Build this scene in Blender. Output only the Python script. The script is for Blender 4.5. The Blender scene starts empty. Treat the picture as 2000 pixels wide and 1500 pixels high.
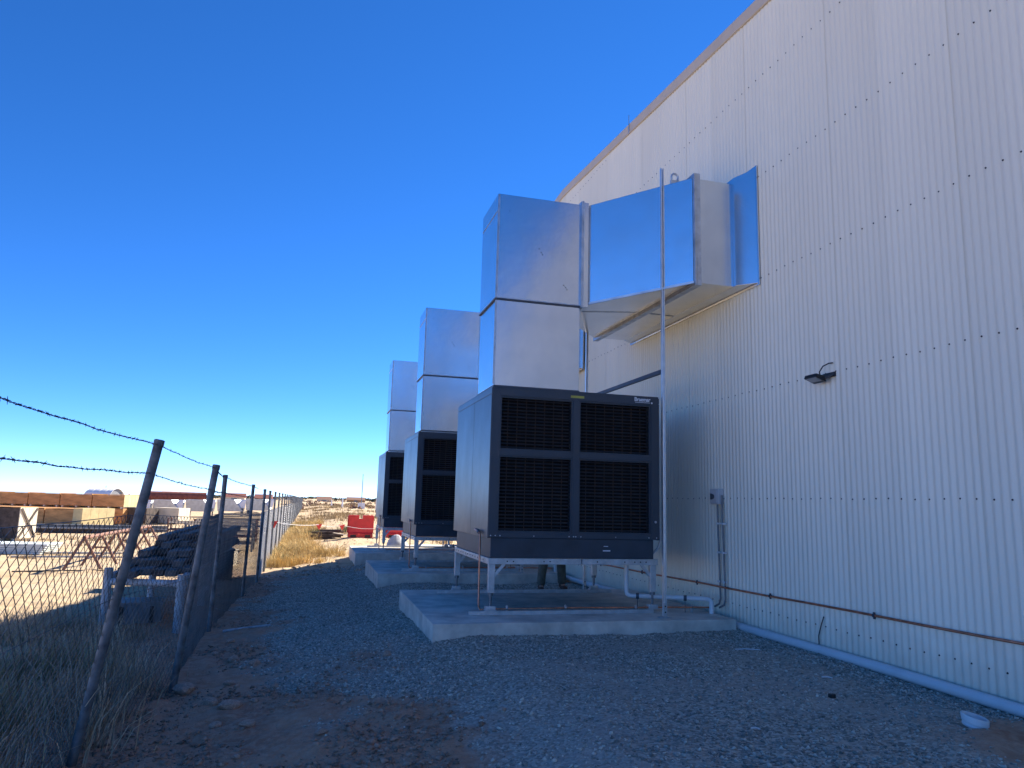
import bpy, bmesh, math, random
import numpy as np
from mathutils import Vector, Matrix

random.seed(7)
rng = np.random.default_rng(11)
C = bpy.context.scene.collection
SC = bpy.context.scene

# ------------------------------------------------------------------ camera
EYE = 1.6
F_PX, YAW, PITCH, ROLL = 1430.72, 15.0037, 9.2153, 1.5826
cam = bpy.data.cameras.new('camera')
cam_o = bpy.data.objects.new('camera', cam)
C.objects.link(cam_o)
SC.camera = cam_o
cam.sensor_fit = 'HORIZONTAL'
cam.sensor_width = 36.0
cam.lens = 36.0 * F_PX / 2000.0
cam.clip_start, cam.clip_end = 0.05, 8000
cyw, syw = math.cos(math.radians(YAW)), math.sin(math.radians(YAW))
cpt, spt = math.cos(math.radians(PITCH)), math.sin(math.radians(PITCH))
fw = Vector((syw * cpt, cyw * cpt, spt))
rt = Vector((cyw, -syw, 0))
up = rt.cross(fw)
cr, sr = math.cos(math.radians(ROLL)), math.sin(math.radians(ROLL))
r2 = rt * cr + up * sr
u2 = -rt * sr + up * cr
m3 = Matrix((r2, u2, -fw)).transposed()
cam_o.matrix_world = Matrix.Translation((0, 0, EYE)) @ m3.to_4x4()

# ------------------------------------------------------------------ sky, sun, exposure
SUN_DIR = Vector((1.05, 0.74, 1.0)).normalized()
SUN_EL = math.asin(SUN_DIR.z)
SUN_ROT = math.atan2(SUN_DIR.x, SUN_DIR.y)
world = bpy.data.worlds.new("World")
SC.world = world
world.use_nodes = True
wn = world.node_tree
sky = wn.nodes.new('ShaderNodeTexSky')
sky.sky_type = 'NISHITA'
sky.sun_disc = False
sky.sun_elevation = SUN_EL
sky.sun_rotation = SUN_ROT
sky.altitude = 1000
sky.air_density = 0.5
sky.dust_density = 0.0
sky.ozone_density = 6.0
hs = wn.nodes.new('ShaderNodeHueSaturation')
hs.inputs['Saturation'].default_value = 1.185
wn.links.new(sky.outputs[0], hs.inputs['Color'])
bgn = wn.nodes['Background']
tint = wn.nodes.new('ShaderNodeMix')          # white balance of the whole sky
tint.data_type = 'RGBA'; tint.blend_type = 'MULTIPLY'; tint.inputs[0].default_value = 1
tint.inputs[7].default_value = (.96, .895, 1.0, 1)
wn.links.new(hs.outputs[0], tint.inputs[6])
wn.links.new(tint.outputs[2], bgn.inputs[0])
bgn.inputs[1].default_value = 0.108
sun = bpy.data.lights.new('sun', 'SUN')
sun.energy = 5.0
sun.angle = math.radians(0.55)
sun.color = (1.0, 0.92, 0.80)
sun_o = bpy.data.objects.new('sun', sun)
C.objects.link(sun_o)
sun_o.location = (30, 25, 30)
sun_o.rotation_euler = SUN_DIR.to_track_quat('Z', 'Y').to_euler()
SC.view_settings.view_transform = 'Standard'
SC.view_settings.look = 'None'
SC.view_settings.gamma = 1.0
SC.view_settings.exposure = 1.5
try:
    SC.view_settings.use_curve_mapping = False
except Exception:
    pass
SC.render.engine = 'CYCLES'
SC.cycles.max_bounces = 8

# ------------------------------------------------------------------ helpers
class MB:
    """collects polygons in world space, then links them as ONE mesh object"""
    def __init__(self):
        self.v, self.f, self.m, self.cur = [], [], [], 0
    def add(self, vs, fs):
        o = len(self.v)
        self.v += [tuple(p) for p in vs]
        self.f += [tuple(i + o for i in q) for q in fs]
        self.m += [self.cur] * len(fs)
        return self
    def box(self, x0, x1, y0, y1, z0, z1):
        vs = [(x0, y0, z0), (x1, y0, z0), (x1, y1, z0), (x0, y1, z0), (x0, y0, z1), (x1, y0, z1), (x1, y1, z1), (x0, y1, z1)]
        return self.add(vs, [(3, 2, 1, 0), (4, 5, 6, 7), (0, 1, 5, 4), (1, 2, 6, 5), (2, 3, 7, 6), (3, 0, 4, 7)])
    def hexa(self, b, t):
        vs = list(b) + list(t)
        return self.add(vs, [(3, 2, 1, 0), (4, 5, 6, 7), (0, 1, 5, 4), (1, 2, 6, 5), (2, 3, 7, 6), (3, 0, 4, 7)])
    def bar(self, p, q, w, h=None, upv=(0, 0, 1)):
        h = h or w
        p, q = Vector(p), Vector(q)
        d = (q - p).normalized()
        u = Vector(upv)
        if abs(d.dot(u)) > .98:
            u = Vector((1, 0, 0))
        s = d.cross(u).normalized()
        u = s.cross(d).normalized()
        a, b = s * w / 2, u * h / 2
        return self.hexa([p - a - b, p + a - b, q + a - b, q - a - b], [p - a + b, p + a + b, q + a + b, q - a + b])
    def tube(self, pts, r, n=8, caps=True):
        pts = [Vector(p) for p in pts]
        rs = r if isinstance(r, (list, tuple)) else [r] * len(pts)
        vs, fs = [], []
        ref = None
        for i, p in enumerate(pts):
            if i == 0: d = pts[1] - p
            elif i == len(pts) - 1: d = p - pts[i - 1]
            else: d = (pts[i + 1] - p).normalized() + (p - pts[i - 1]).normalized()
            d.normalize()
            if ref is None:
                ref = Vector((0, 0, 1)) if abs(d.z) < .9 else Vector((1, 0, 0))
            s = d.cross(ref).normalized()
            ref = s.cross(d).normalized()
            for k in range(n):
                a = 2 * math.pi * k / n
                vs.append(p + (s * math.cos(a) + ref * math.sin(a)) * rs[i])
        for i in range(len(pts) - 1):
            for k in range(n):
                fs.append((i * n + k, i * n + (k + 1) % n, (i + 1) * n + (k + 1) % n, (i + 1) * n + k))
        if caps:
            fs.append(tuple(range(n - 1, -1, -1)))
            fs.append(tuple(range((len(pts) - 1) * n, len(pts) * n)))
        return self.add(vs, fs)
    def prism(self, poly, axis, a, b):
        """poly: 2-D outline in the other two axes (in x,y,z order), extruded along axis from a to b"""
        def mk(p, t):
            q = list(p); q.insert(axis, t); return tuple(q)
        n = len(poly)
        vs = [mk(p, a) for p in poly] + [mk(p, b) for p in poly]
        fs = [tuple(range(n)), tuple(range(2 * n - 1, n - 1, -1))]
        fs += [(i, (i + 1) % n, n + (i + 1) % n, n + i) for i in range(n)]
        return self.add(vs, fs)
    def build(self, name, mat, parent=None, bevel=0, smooth=None, segs=2):
        me = bpy.data.meshes.new(name)
        off = Vector(parent_loc(parent)) if parent else Vector((0, 0, 0))
        me.from_pydata([tuple(Vector(p) - off) for p in self.v], [], self.f)
        bm = bmesh.new(); bm.from_mesh(me)
        bmesh.ops.recalc_face_normals(bm, faces=bm.faces)
        if bevel:
            es = [e for e in bm.edges if len(e.link_faces) == 2 and e.calc_face_angle(0) > .5]
            bmesh.ops.bevel(bm, geom=es, offset=bevel, segments=segs, profile=.6, affect='EDGES')
        bm.to_mesh(me); bm.free()
        mats = mat if isinstance(mat, (list, tuple)) else [mat]
        for m in mats: me.materials.append(m)
        if len(mats) > 1 and not bevel:
            me.polygons.foreach_set('material_index', self.m)
        if smooth:
            me.shade_smooth(); me.set_sharp_from_angle(angle=math.radians(smooth))
        o = bpy.data.objects.new(name, me)
        C.objects.link(o)
        if parent: o.parent = parent
        return o

def parent_loc(o):
    p = Vector((0, 0, 0))
    while o:
        p += o.location; o = o.parent
    return p

def tag(o, label=None, cat=None, group=None, kind=None):
    if label: o['label'] = label
    if cat: o['category'] = cat
    if group: o['group'] = group
    if kind: o['kind'] = kind
    return o

def thing(name, label, cat, loc=(0, 0, 0), group=None):
    o = bpy.data.objects.new(name, None)
    o.empty_display_size = .2
    C.objects.link(o); o.location = loc
    return tag(o, label, cat, group)

KIDS = {}
def copy_tree(o, parent=None):
    c = o.copy(); C.objects.link(c)
    if parent:
        c.parent = parent
    for ch in [x for x in bpy.data.objects if x.parent == o]:
        copy_tree(ch, c)
    return c

def ss(a, b, x):
    t = np.clip((x - a) / (b - a), 0, 1)
    return t * t * (3 - 2 * t)

def raw_mesh(name, verts, faces, mat, loops=None):
    """numpy fast path; faces (n,k) array of equal sized polygons"""
    me = bpy.data.meshes.new(name)
    verts = np.asarray(verts, dtype=np.float32); faces = np.asarray(faces, dtype=np.int32)
    n, k = faces.shape
    me.vertices.add(len(verts)); me.vertices.foreach_set('co', verts.ravel())
    me.loops.add(n * k); me.loops.foreach_set('vertex_index', faces.ravel())
    me.polygons.add(n); me.polygons.foreach_set('loop_start', np.arange(0, n * k, k, dtype=np.int32))
    me.update(calc_edges=True)
    me.materials.append(mat)
    o = bpy.data.objects.new(name, me); C.objects.link(o)
    return o

# ------------------------------------------------------------------ materials
def mat(name, col, rough=.6, metal=0., vary=.12, vscale=3., bump=0., bscale=40., spec=.5, col2=None, rvary=0., stretch=None, isl=0., coat=0., orand=0., basedirt=False):
    m = bpy.data.materials.new(name); m.use_nodes = True
    nt = m.node_tree; N, L = nt.nodes, nt.links
    b = N['Principled BSDF']
    b.inputs['Roughness'].default_value = rough
    b.inputs['Metallic'].default_value = metal
    b.inputs['Specular IOR Level'].default_value = spec
    if coat:
        b.inputs['Coat Weight'].default_value = coat; b.inputs['Coat Roughness'].default_value = .15
    tc = N.new('ShaderNodeTexCoord')
    src = tc.outputs['Object']
    if stretch:
        mp = N.new('ShaderNodeMapping'); mp.inputs['Scale'].default_value = stretch
        L.new(src, mp.inputs[0]); src = mp.outputs[0]
    n1 = N.new('ShaderNodeTexNoise'); n1.inputs['Scale'].default_value = vscale
    n1.inputs['Detail'].default_value = 6; n1.inputs['Roughness'].default_value = .6
    L.new(src, n1.inputs[0])
    mx = N.new('ShaderNodeMix'); mx.data_type = 'RGBA'
    c2 = col2 or tuple(c * (1 - 2.2 * vary) for c in col)
    c1 = col if col2 else tuple(min(1, c * (1 + vary)) for c in col)
    mx.inputs[6].default_value = (*c1, 1); mx.inputs[7].default_value = (*c2, 1)
    rp = N.new('ShaderNodeMapRange'); rp.inputs[1].default_value = .32; rp.inputs[2].default_value = .72
    L.new(n1.outputs[0], rp.inputs[0]); L.new(rp.outputs[0], mx.inputs[0])
    out = mx.outputs[2]
    if isl:
        g = N.new('ShaderNodeNewGeometry')
        hv = N.new('ShaderNodeHueSaturation')
        mr = N.new('ShaderNodeMapRange'); mr.inputs[3].default_value = 1 - isl; mr.inputs[4].default_value = 1 + isl
        L.new(g.outputs['Random Per Island'], mr.inputs[0]); L.new(mr.outputs[0], hv.inputs['Value'])
        L.new(out, hv.inputs['Color']); out = hv.outputs[0]
    if orand:
        oi_ = N.new('ShaderNodeObjectInfo'); hv = N.new('ShaderNodeHueSaturation')
        mr = N.new('ShaderNodeMapRange'); mr.inputs[3].default_value = 1 - orand; mr.inputs[4].default_value = 1 + orand * .5
        L.new(oi_.outputs['Random'], mr.inputs[0]); L.new(mr.outputs[0], hv.inputs['Value'])
        L.new(out, hv.inputs['Color']); out = hv.outputs[0]
    if basedirt:   # rain-splashed dust on the lowest half metre of the sheets
        sx = N.new('ShaderNodeSeparateXYZ'); L.new(tc.outputs['Object'], sx.inputs[0])
        nd = N.new('ShaderNodeTexNoise'); nd.inputs['Scale'].default_value = 5; nd.inputs['Detail'].default_value = 5; L.new(tc.outputs['Object'], nd.inputs[0])
        md = N.new('ShaderNodeMath'); md.operation = 'MULTIPLY_ADD'; L.new(nd.outputs[0], md.inputs[0]); md.inputs[1].default_value = -.5; L.new(sx.outputs[2], md.inputs[2])
        mr2 = N.new('ShaderNodeMapRange'); L.new(md.outputs[0], mr2.inputs[0])
        for q, v_ in ((1, -.1), (2, .32), (3, .42), (4, 0.)): mr2.inputs[q].default_value = v_
        m2 = N.new('ShaderNodeMix'); m2.data_type = 'RGBA'; L.new(mr2.outputs[0], m2.inputs[0]); L.new(out, m2.inputs[6]); m2.inputs[7].default_value = (.50, .38, .29, 1)
        out = m2.outputs[2]
    L.new(out, b.inputs['Base Color'])
    if rvary:
        r = N.new('ShaderNodeMapRange'); r.inputs[3].default_value = max(.02, rough - rvary); r.inputs[4].default_value = rough + rvary
        L.new(n1.outputs[0], r.inputs[0]); L.new(r.outputs[0], b.inputs['Roughness'])
    if bump:
        n2 = N.new('ShaderNodeTexNoise'); n2.inputs['Scale'].default_value = bscale; n2.inputs['Detail'].default_value = 4
        L.new(src, n2.inputs[0])
        bp = N.new('ShaderNodeBump'); bp.inputs['Strength'].default_value = 1; bp.inputs['Distance'].default_value = bump
        L.new(n2.outputs[0], bp.inputs['Height']); L.new(bp.outputs[0], b.inputs['Normal'])
    return m

M = {}
M['cladding'] = mat('cladding', (.86, .82, .68), rough=.42, vary=.03, vscale=.7, stretch=(1, 1.6, .22), spec=.4, bump=.0007, bscale=5, orand=.06, basedirt=True)
M['flashing'] = mat('flashing', (.58, .49, .38), rough=.45, vary=.04)
M['screw'] = mat('screw', (.025, .027, .035), rough=.5)
M['galv'] = mat('galv', (.70, .72, .74), rough=.22, metal=1, vary=.035, vscale=2.6, rvary=.035, bump=.005, bscale=1.3)
M['galv_dull'] = mat('galv_dull', (.55, .57, .60), rough=.42, metal=1, vary=.15, vscale=6)
M['galv_dark'] = mat('galv_dark', (.10, .11, .13), rough=.5, metal=.6, vary=.1)
M['cabinet'] = mat('cabinet', (.034, .047, .066), rough=.36, vary=.08, vscale=2, rvary=.06, bump=.003, bscale=1.6, spec=.5)
M['side'] = mat('side', (.055, .068, .088), rough=.33, vary=.10, vscale=1.6, rvary=.07, bump=.006, bscale=1.5, spec=.55)
M['tray'] = mat('tray', (.03, .042, .06), rough=.42, vary=.15, vscale=3)
M['slat'] = mat('slat', (.045, .043, .046), rough=.5, vary=.2, vscale=8)
M['pad'] = mat('pad', (.012, .009, .008), rough=.95, vary=.3, vscale=30)
M['wire_brown'] = mat('wire_brown', (.10, .062, .04), rough=.6)
M['pole'] = mat('pole', (.78, .80, .82), rough=.32, metal=.9, vary=.06, vscale=8)
M['stand'] = mat('stand', (.56, .58, .60), rough=.42, metal=.85, vary=.12, vscale=8)
M['rod'] = mat('rod', (.16, .18, .2), rough=.45, metal=.8)
M['concrete'] = mat('concrete', (.62, .565, .485), rough=.85, vary=.17, vscale=3.2, bump=.004, bscale=22, rvary=.05)
M['copper'] = mat('copper', (.66, .28, .17), rough=.35, metal=1, vary=.2, vscale=9)
M['pvc'] = mat('pvc', (.62, .64, .65), rough=.4, vary=.05)
M['grey_plastic'] = mat('grey_plastic', (.50, .50, .50), rough=.5, vary=.06)
M['black'] = mat('black', (.012, .012, .014), rough=.45)
M['glass'] = mat('glass', (.30, .31, .33), rough=.2, spec=.8)
M['white_mark'] = mat('white_mark', (.75, .76, .78), rough=.5, vary=.02)
M['yellow'] = mat('yellow', (.42, .38, .06), rough=.5, vary=.1)
M['post'] = mat('post', (.165, .18, .19), rough=.6, metal=.35, vary=.3, vscale=9, bump=.001, bscale=60)
M['mesh_sunlit'] = mat('mesh_sunlit', (.62, .62, .61), rough=.5, metal=.1, vary=.05)  # same fence wire, with sunlight put into its lighter colour
M['mesh'] = mat('mesh', (.20, .18, .165), rough=.6, metal=.2, vary=.2, vscale=4)  # wire of the shaded stretch, shade put into its darker colour
M['barb'] = mat('barb', (.10, .10, .11), rough=.6, metal=.4)
M['dirt_rock'] = mat('dirt_rock', (.36, .245, .18), rough=.95, vary=.2, vscale=6, isl=.35, bump=.006, bscale=25)
M['gravel'] = mat('gravel', (.42, .405, .345), rough=.9, vary=.18, vscale=20, isl=.52)
M['dry'] = mat('dry_weed', (.52, .40, .27), rough=.9, vary=.2, vscale=1.5, isl=.5)
M['straw'] = mat('straw', (.62, .45, .19), rough=.9, vary=.15, vscale=1, isl=.35)
M['green'] = mat('green_weed', (.10, .12, .045), rough=.9, vary=.2, vscale=2, isl=.4)
M['scrub'] = mat('scrub', (.06, .065, .04), rough=1, vary=.25, vscale=.3, isl=.3)
M['red'] = mat('red_plastic', (.55, .025, .025), rough=.5, vary=.12, vscale=3)
M['flag'] = mat('flag', (.75, .06, .04), rough=.6, vary=.05)
M['rust'] = mat('rust', (.17, .075, .045), rough=.85, vary=.3, vscale=6, col2=(.26, .15, .11))
M['rust_red'] = mat('rust_red', (.20, .06, .045), rough=.8, vary=.2)
M['timber_brown'] = mat('timber_brown', (.58, .30, .11), rough=.85, vary=.2, vscale=1.2, stretch=(1, 1, 4))
M['timber_pale'] = mat('timber_pale', (.62, .50, .25), rough=.8, vary=.12, vscale=2)
M['timber_white'] = mat('timber_white', (.66, .58, .44), rough=.8, vary=.1, vscale=2)
M['timber_grey'] = mat('timber_grey', (.13, .12, .115), rough=.9, vary=.3, vscale=5, bump=.001)
M['timber_dark'] = mat('timber_dark', (.085, .065, .055), rough=.9, vary=.3, vscale=4)
M['steel_grey'] = mat('steel_grey', (.23, .24, .25), rough=.6, metal=.2, vary=.2, vscale=3)
M['sheet_pale'] = mat('sheet_pale', (.62, .68, .66), rough=.5, vary=.06)
M['hopper'] = mat('hopper', (.42, .46, .50), rough=.4, metal=.6, vary=.1)
M['white_shed'] = mat('white_shed', (.78, .78, .77), rough=.5, vary=.05)
M['white_pipe'] = mat('white_pipe', (.42, .44, .46), rough=.6, vary=.25, vscale=8)
M['trouser'] = mat('trouser', (.12, .12, .095), rough=.9, vary=.15, vscale=12, bump=.004, bscale=14)
M['boot'] = mat('boot', (.13, .06, .035), rough=.7, vary=.2, vscale=12)
M['skin'] = mat('skin', (.5, .3, .22), rough=.6, vary=.05)
M['shirt'] = mat('shirt', (.45, .5, .05), rough=.8, vary=.1)
M['hair'] = mat('hair', (.03, .02, .015), rough=.8)
M['sole'] = mat('sole', (.015, .013, .012), rough=.8)
M['tarp'] = mat('tarp', (.40, .41, .43), rough=.7, vary=.15, vscale=3)
M['sheet_white'] = mat('sheet_white', (.7, .69, .66), rough=.7, vary=.1)

# ------------------------------------------------------------------ terrain
def vnoise(x, y, s, seed=0):
    x = np.asarray(x, float) * s; y = np.asarray(y, float) * s
    xi, yi = np.floor(x).astype(np.int64), np.floor(y).astype(np.int64)
    fx, fy = x - xi, y - yi
    fx, fy = fx * fx * (3 - 2 * fx), fy * fy * (3 - 2 * fy)
    def h(a, b):
        n = (a * 374761393 + b * 668265263 + seed * 1442695041) & 0x7fffffff
        n = ((n ^ (n >> 13)) * 1274126177) & 0x7fffffff
        return ((n ^ (n >> 16)) & 0xffff) / 65535.0
    return (h(xi, yi) * (1 - fx) + h(xi + 1, yi) * fx) * (1 - fy) + (h(xi, yi + 1) * (1 - fx) + h(xi + 1, yi + 1) * fx) * fy

def base_z(x, y):
    x = np.asarray(x, float); y = np.asarray(y, float)
    z = .10 - .016 * np.clip(y - 8.5, 0, 14)
    z = z - .12 * (1 - ss(1.0, 2.0, x)) - .25 * (1 - ss(-1.35, 1.3, x))
    z = z - .22 * (1 - ss(-9, -1.5, x))
    d = np.hypot(x, y); az = np.degrees(np.arctan2(x, y))
    z = z - .0062 * (1 - ss(-16, -3, az)) * np.maximum(0, d - 30)
    z = z + .0012 * ss(2, 12, az) * np.maximum(0, d - 60) * 0
    return z

def gravel_mask(x, y):
    x = np.asarray(x, float); y = np.asarray(y, float)
    xb = np.interp(y, [3, 5, 6.5, 8, 10, 14, 17, 20], [1.6, 1.1, .6, .1, -.3, -.75, -.85, -.5])
    n = (vnoise(x, y, 1.3, 3) - .5) * 1.1 + (vnoise(x, y, 4.1, 5) - .5) * .7
    g = ss(-.45, .45, x - xb + n)
    g = g * (1 - ss(20.2, 21.5, y + n * .6 - .55 * np.clip(x, -1, 6) * 0))
    dpatch = np.exp(-(((x - 4.9) / .8) ** 2 + ((y - 4.0) / .75) ** 2))
    g = g * (1 - .95 * ss(.3, .75, dpatch + n * .25))
    return g

def ground_z(x, y, fine=True):
    z = base_z(x, y)
    g = gravel_mask(x, y)
    near = 1 - ss(25, 60, np.hypot(x, y))
    wallk = 1 - ss(4.6, 5.2, x)
    z = z + near * ((vnoise(x, y, .9, 1) - .5) * .05 + (vnoise(x, y, 2.6, 2) - .5) * .03 * wallk)
    z = z + near * (1 - g) * ((vnoise(x, y, 5, 4) - .5) * .05 + (vnoise(x, y, 12, 6) - .5) * .022)
    z = z + near * g * ((vnoise(x, y, 9, 7) - .5) * .016)
    far = ss(40, 120, np.hypot(x, y))
    z = z + far * (vnoise(x, y, .03, 8) - .5) * .5
    return z

def axis(lo, dlo, dhi, hi, step, grow=1.09):
    mid = list(np.arange(dlo, dhi + 1e-6, step))
    a, s = [], step
    p = dlo
    while p > lo:
        s *= grow; p -= s; a.append(p)
    b, s = [], step
    p = dhi
    while p < hi:
        s *= grow; p += s; b.append(p)
    return np.array(a[::-1] + mid + b)

xs = axis(-2600, -5.0, 5.6, 2600, .036)
ys = axis(-300, 3.2, 16.0, 3200, .04, 1.035)
ys = np.concatenate([ys[ys >= -60][::1]]) if False else ys
GX, GY = np.meshgrid(xs, ys)
GZ = ground_z(GX, GY)
nx, ny = len(xs), len(ys)
idx = np.arange(nx * ny).reshape(ny, nx)
quads = np.stack([idx[:-1, :-1].ravel(), idx[:-1, 1:].ravel(), idx[1:, 1:].ravel(), idx[1:, :-1].ravel()], 1)

def ground_material():
    m = bpy.data.materials.new('ground'); m.use_nodes = True
    nt = m.node_tree; N, L = nt.nodes, nt.links
    b = N['Principled BSDF']; b.inputs['Roughness'].default_value = .95; b.inputs['Specular IOR Level'].default_value = .25
    tc = N.new('ShaderNodeTexCoord'); P = tc.outputs['Object']
    def noise(s, d=5, r=.6):
        n = N.new('ShaderNodeTexNoise'); n.inputs['Scale'].default_value = s; n.inputs['Detail'].default_value = d
        n.inputs['Roughness'].default_value = r; L.new(P, n.inputs[0]); return n.outputs[0]
    def mix(f, a, bb):
        x = N.new('ShaderNodeMix'); x.data_type = 'RGBA'
        if isinstance(f, float): x.inputs[0].default_value = f
        else: L.new(f, x.inputs[0])
        for k, c in ((6, a), (7, bb)):
            if isinstance(c, tuple): x.inputs[k].default_value = (*c, 1)
            else: L.new(c, x.inputs[k])
        return x.outputs[2]
    def rng_(v, a, bb, c=0., d=1.):
        r = N.new('ShaderNodeMapRange'); L.new(v, r.inputs[0])
        for k, q in zip((1, 2, 3, 4), (a, bb, c, d)): r.inputs[k].default_value = q
        return r.outputs[0]
    at = N.new('ShaderNodeAttribute'); at.attribute_name = 'gravel'
    sd = N.new('ShaderNodeAttribute'); sd.attribute_name = 'sand'
    dirt = mix(rng_(noise(1.7), .35, .68), (.34, .17, .105), (.46, .27, .17))
    dirt = mix(rng_(noise(14, 4), .42, .7), dirt, (.46, .30, .205))
    sand = mix(rng_(noise(.35, 6), .35, .65), (.46, .33, .19), (.50, .39, .255))
    sand = mix(rng_(noise(2.2, 6), .5, .72), sand, (.38, .27, .15))
    dirt = mix(sd.outputs['Fac'], dirt, sand)
    vo = N.new('ShaderNodeTexVoronoi'); vo.inputs['Scale'].default_value = 46; L.new(P, vo.inputs[0])
    sep = N.new('ShaderNodeSeparateColor'); L.new(vo.outputs['Color'], sep.inputs[0])
    stone = mix(sep.outputs[0], (.15, .148, .125), (.50, .485, .41))
    dust = mix(rng_(noise(.8, 5), .4, .7), stone, (.38, .35, .30))
    gcol = mix(rng_(noise(2.5, 5), .45, .75, 0., .6), dust, stone)
    col = mix(at.outputs['Fac'], dirt, gcol)
    L.new(col, b.inputs['Base Color'])
    bp = N.new('ShaderNodeBump'); bp.inputs['Distance'].default_value = .012; bp.inputs['Strength'].default_value = .8
    hm = N.new('ShaderNodeMath'); hm.operation = 'ADD'
    L.new(noise(35, 4), hm.inputs[0])
    vm = N.new('ShaderNodeMath'); vm.operation = 'MULTIPLY'; L.new(vo.outputs['Distance'], vm.inputs[0]); vm.inputs[1].default_value = -.7
    L.new(vm.outputs[0], hm.inputs[1]); L.new(hm.outputs[0], bp.inputs['Height'])
    L.new(bp.outputs[0], b.inputs['Normal'])
    return m

gv = np.stack([GX.ravel(), GY.ravel(), GZ.ravel()], 1)
ground = raw_mesh('ground', gv, quads, ground_material())
tag(ground, kind='structure')
ground.data.shade_smooth()
a = ground.data.attributes.new('gravel', 'FLOAT', 'POINT')
gm = gravel_mask(GX, GY)
a.data.foreach_set('value', gm.ravel().astype(np.float32))
a = ground.data.attributes.new('sand', 'FLOAT', 'POINT')
nn = vnoise(GX, GY, .5, 21) - .5
sandm = np.maximum(ss(19, 23, GY + nn * 2), ss(-2.4, -3.6, -(-GX)) if False else 1 - ss(-3.4, -2.2, GX + nn))
a.data.foreach_set('value', sandm.ravel().astype(np.float32))

def gz1(x, y):
    return float(ground_z(np.array([x]), np.array([y]))[0])

# ------------------------------------------------------------------ stones (gravel, clods)
ICO = None
def scatter_stones(name, pts, r, matl, flat=.65, seed=1):
    """octahedra with jitter, one mesh"""
    rg = np.random.default_rng(seed)
    n = len(pts)
    base = np.array([(1, 0, 0), (0, 1, 0), (-1, 0, 0), (0, -1, 0), (0, 0, 1), (0, 0, -1)], float)
    f = np.array([(0, 1, 4), (1, 2, 4), (2, 3, 4), (3, 0, 4), (1, 0, 5), (2, 1, 5), (3, 2, 5), (0, 3, 5)])
    v = base[None] * rg.uniform(.6, 1.25, (n, 6, 1)) + rg.normal(0, .22, (n, 6, 3))
    a = rg.uniform(0, 6.28, n); ca, sa = np.cos(a), np.sin(a)
    tl = rg.normal(0, .5, n); ct, st = np.cos(tl), np.sin(tl)
    x, y, z = v[..., 0].copy(), v[..., 1].copy(), v[..., 2].copy()
    y, z = y * ct[:, None] - z * st[:, None], y * st[:, None] + z * ct[:, None]
    x, y = x * ca[:, None] - y * sa[:, None], x * sa[:, None] + y * ca[:, None]
    v = np.stack([x, y, z * flat], -1) * r[:, None, None] + pts[:, None, :]
    ff = (f[None] + (np.arange(n) * 6)[:, None, None]).reshape(-1, 3)
    return raw_mesh(name, v.reshape(-1, 3), ff, matl)

def pts_in(n, x0, x1, y0, y1, dens, power=1.0):
    x = rng.uniform(x0, x1, n); u = rng.uniform(0, 1, n) ** power
    y = y0 + (y1 - y0) * u
    keep = rng.uniform(0, 1, n) < dens(x, y)
    x, y = x[keep], y[keep]
    return np.stack([x, y, ground_z(x, y)], 1)

SLABS = [(1.42, 5.24, 8.42, 11.62), (1.36, 5.2, 14.66, 17.9), (1.31, 5.15, 20.9, 23.6)]
def off_slab(x, y):
    k = np.ones_like(x)
    for (x0, x1, y0, y1) in SLABS:
        k = k * (1 - ((x > x0) & (x < x1) & (y > y0) & (y < y1)))
    return k
P = pts_in(170000, -1.6, 5.36, 3.6, 21, lambda x, y: gravel_mask(x, y) ** 1.5 * off_slab(x, y) * (.22 + .78 * ss(.35, .6, vnoise(x, y, .9, 31) + .5 * ss(6.6, 8.2, y) + .4 * ss(4.5, 5.1, x) - .12)), 1.9)
r = .0075 + .013 * rng.uniform(0, 1, len(P)) ** 2.4
tag(scatter_stones('gravel', P + np.stack([0 * r, 0 * r, r * .25], 1), r, M['gravel'], seed=3), kind='stuff')
P = pts_in(45000, -2.2, 2.4, 4.5, 21, lambda x, y: (1 - gravel_mask(x, y)) * ss(.35, .7, vnoise(x, y, 1.6, 41)), 1.6)
r = .006 + .028 * rng.uniform(0, 1, len(P)) ** 4
tag(scatter_stones('dirt_clods', P + np.stack([0 * r, 0 * r, r * .2], 1), r, M['dirt_rock'], seed=4), kind='stuff')
P = pts_in(9000, -1.2, 7, 19, 70, lambda x, y: .3 + .7 * ss(.45, .7, vnoise(x, y, .5, 43)), 1.8)
r = .012 + .05 * rng.uniform(0, 1, len(P)) ** 4
tag(scatter_stones('field_stones', P + np.stack([0 * r, 0 * r, r * .2], 1), r, mat('field_stone', (.42, .31, .21), rough=.95, isl=.35), seed=6), kind='stuff')

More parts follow.
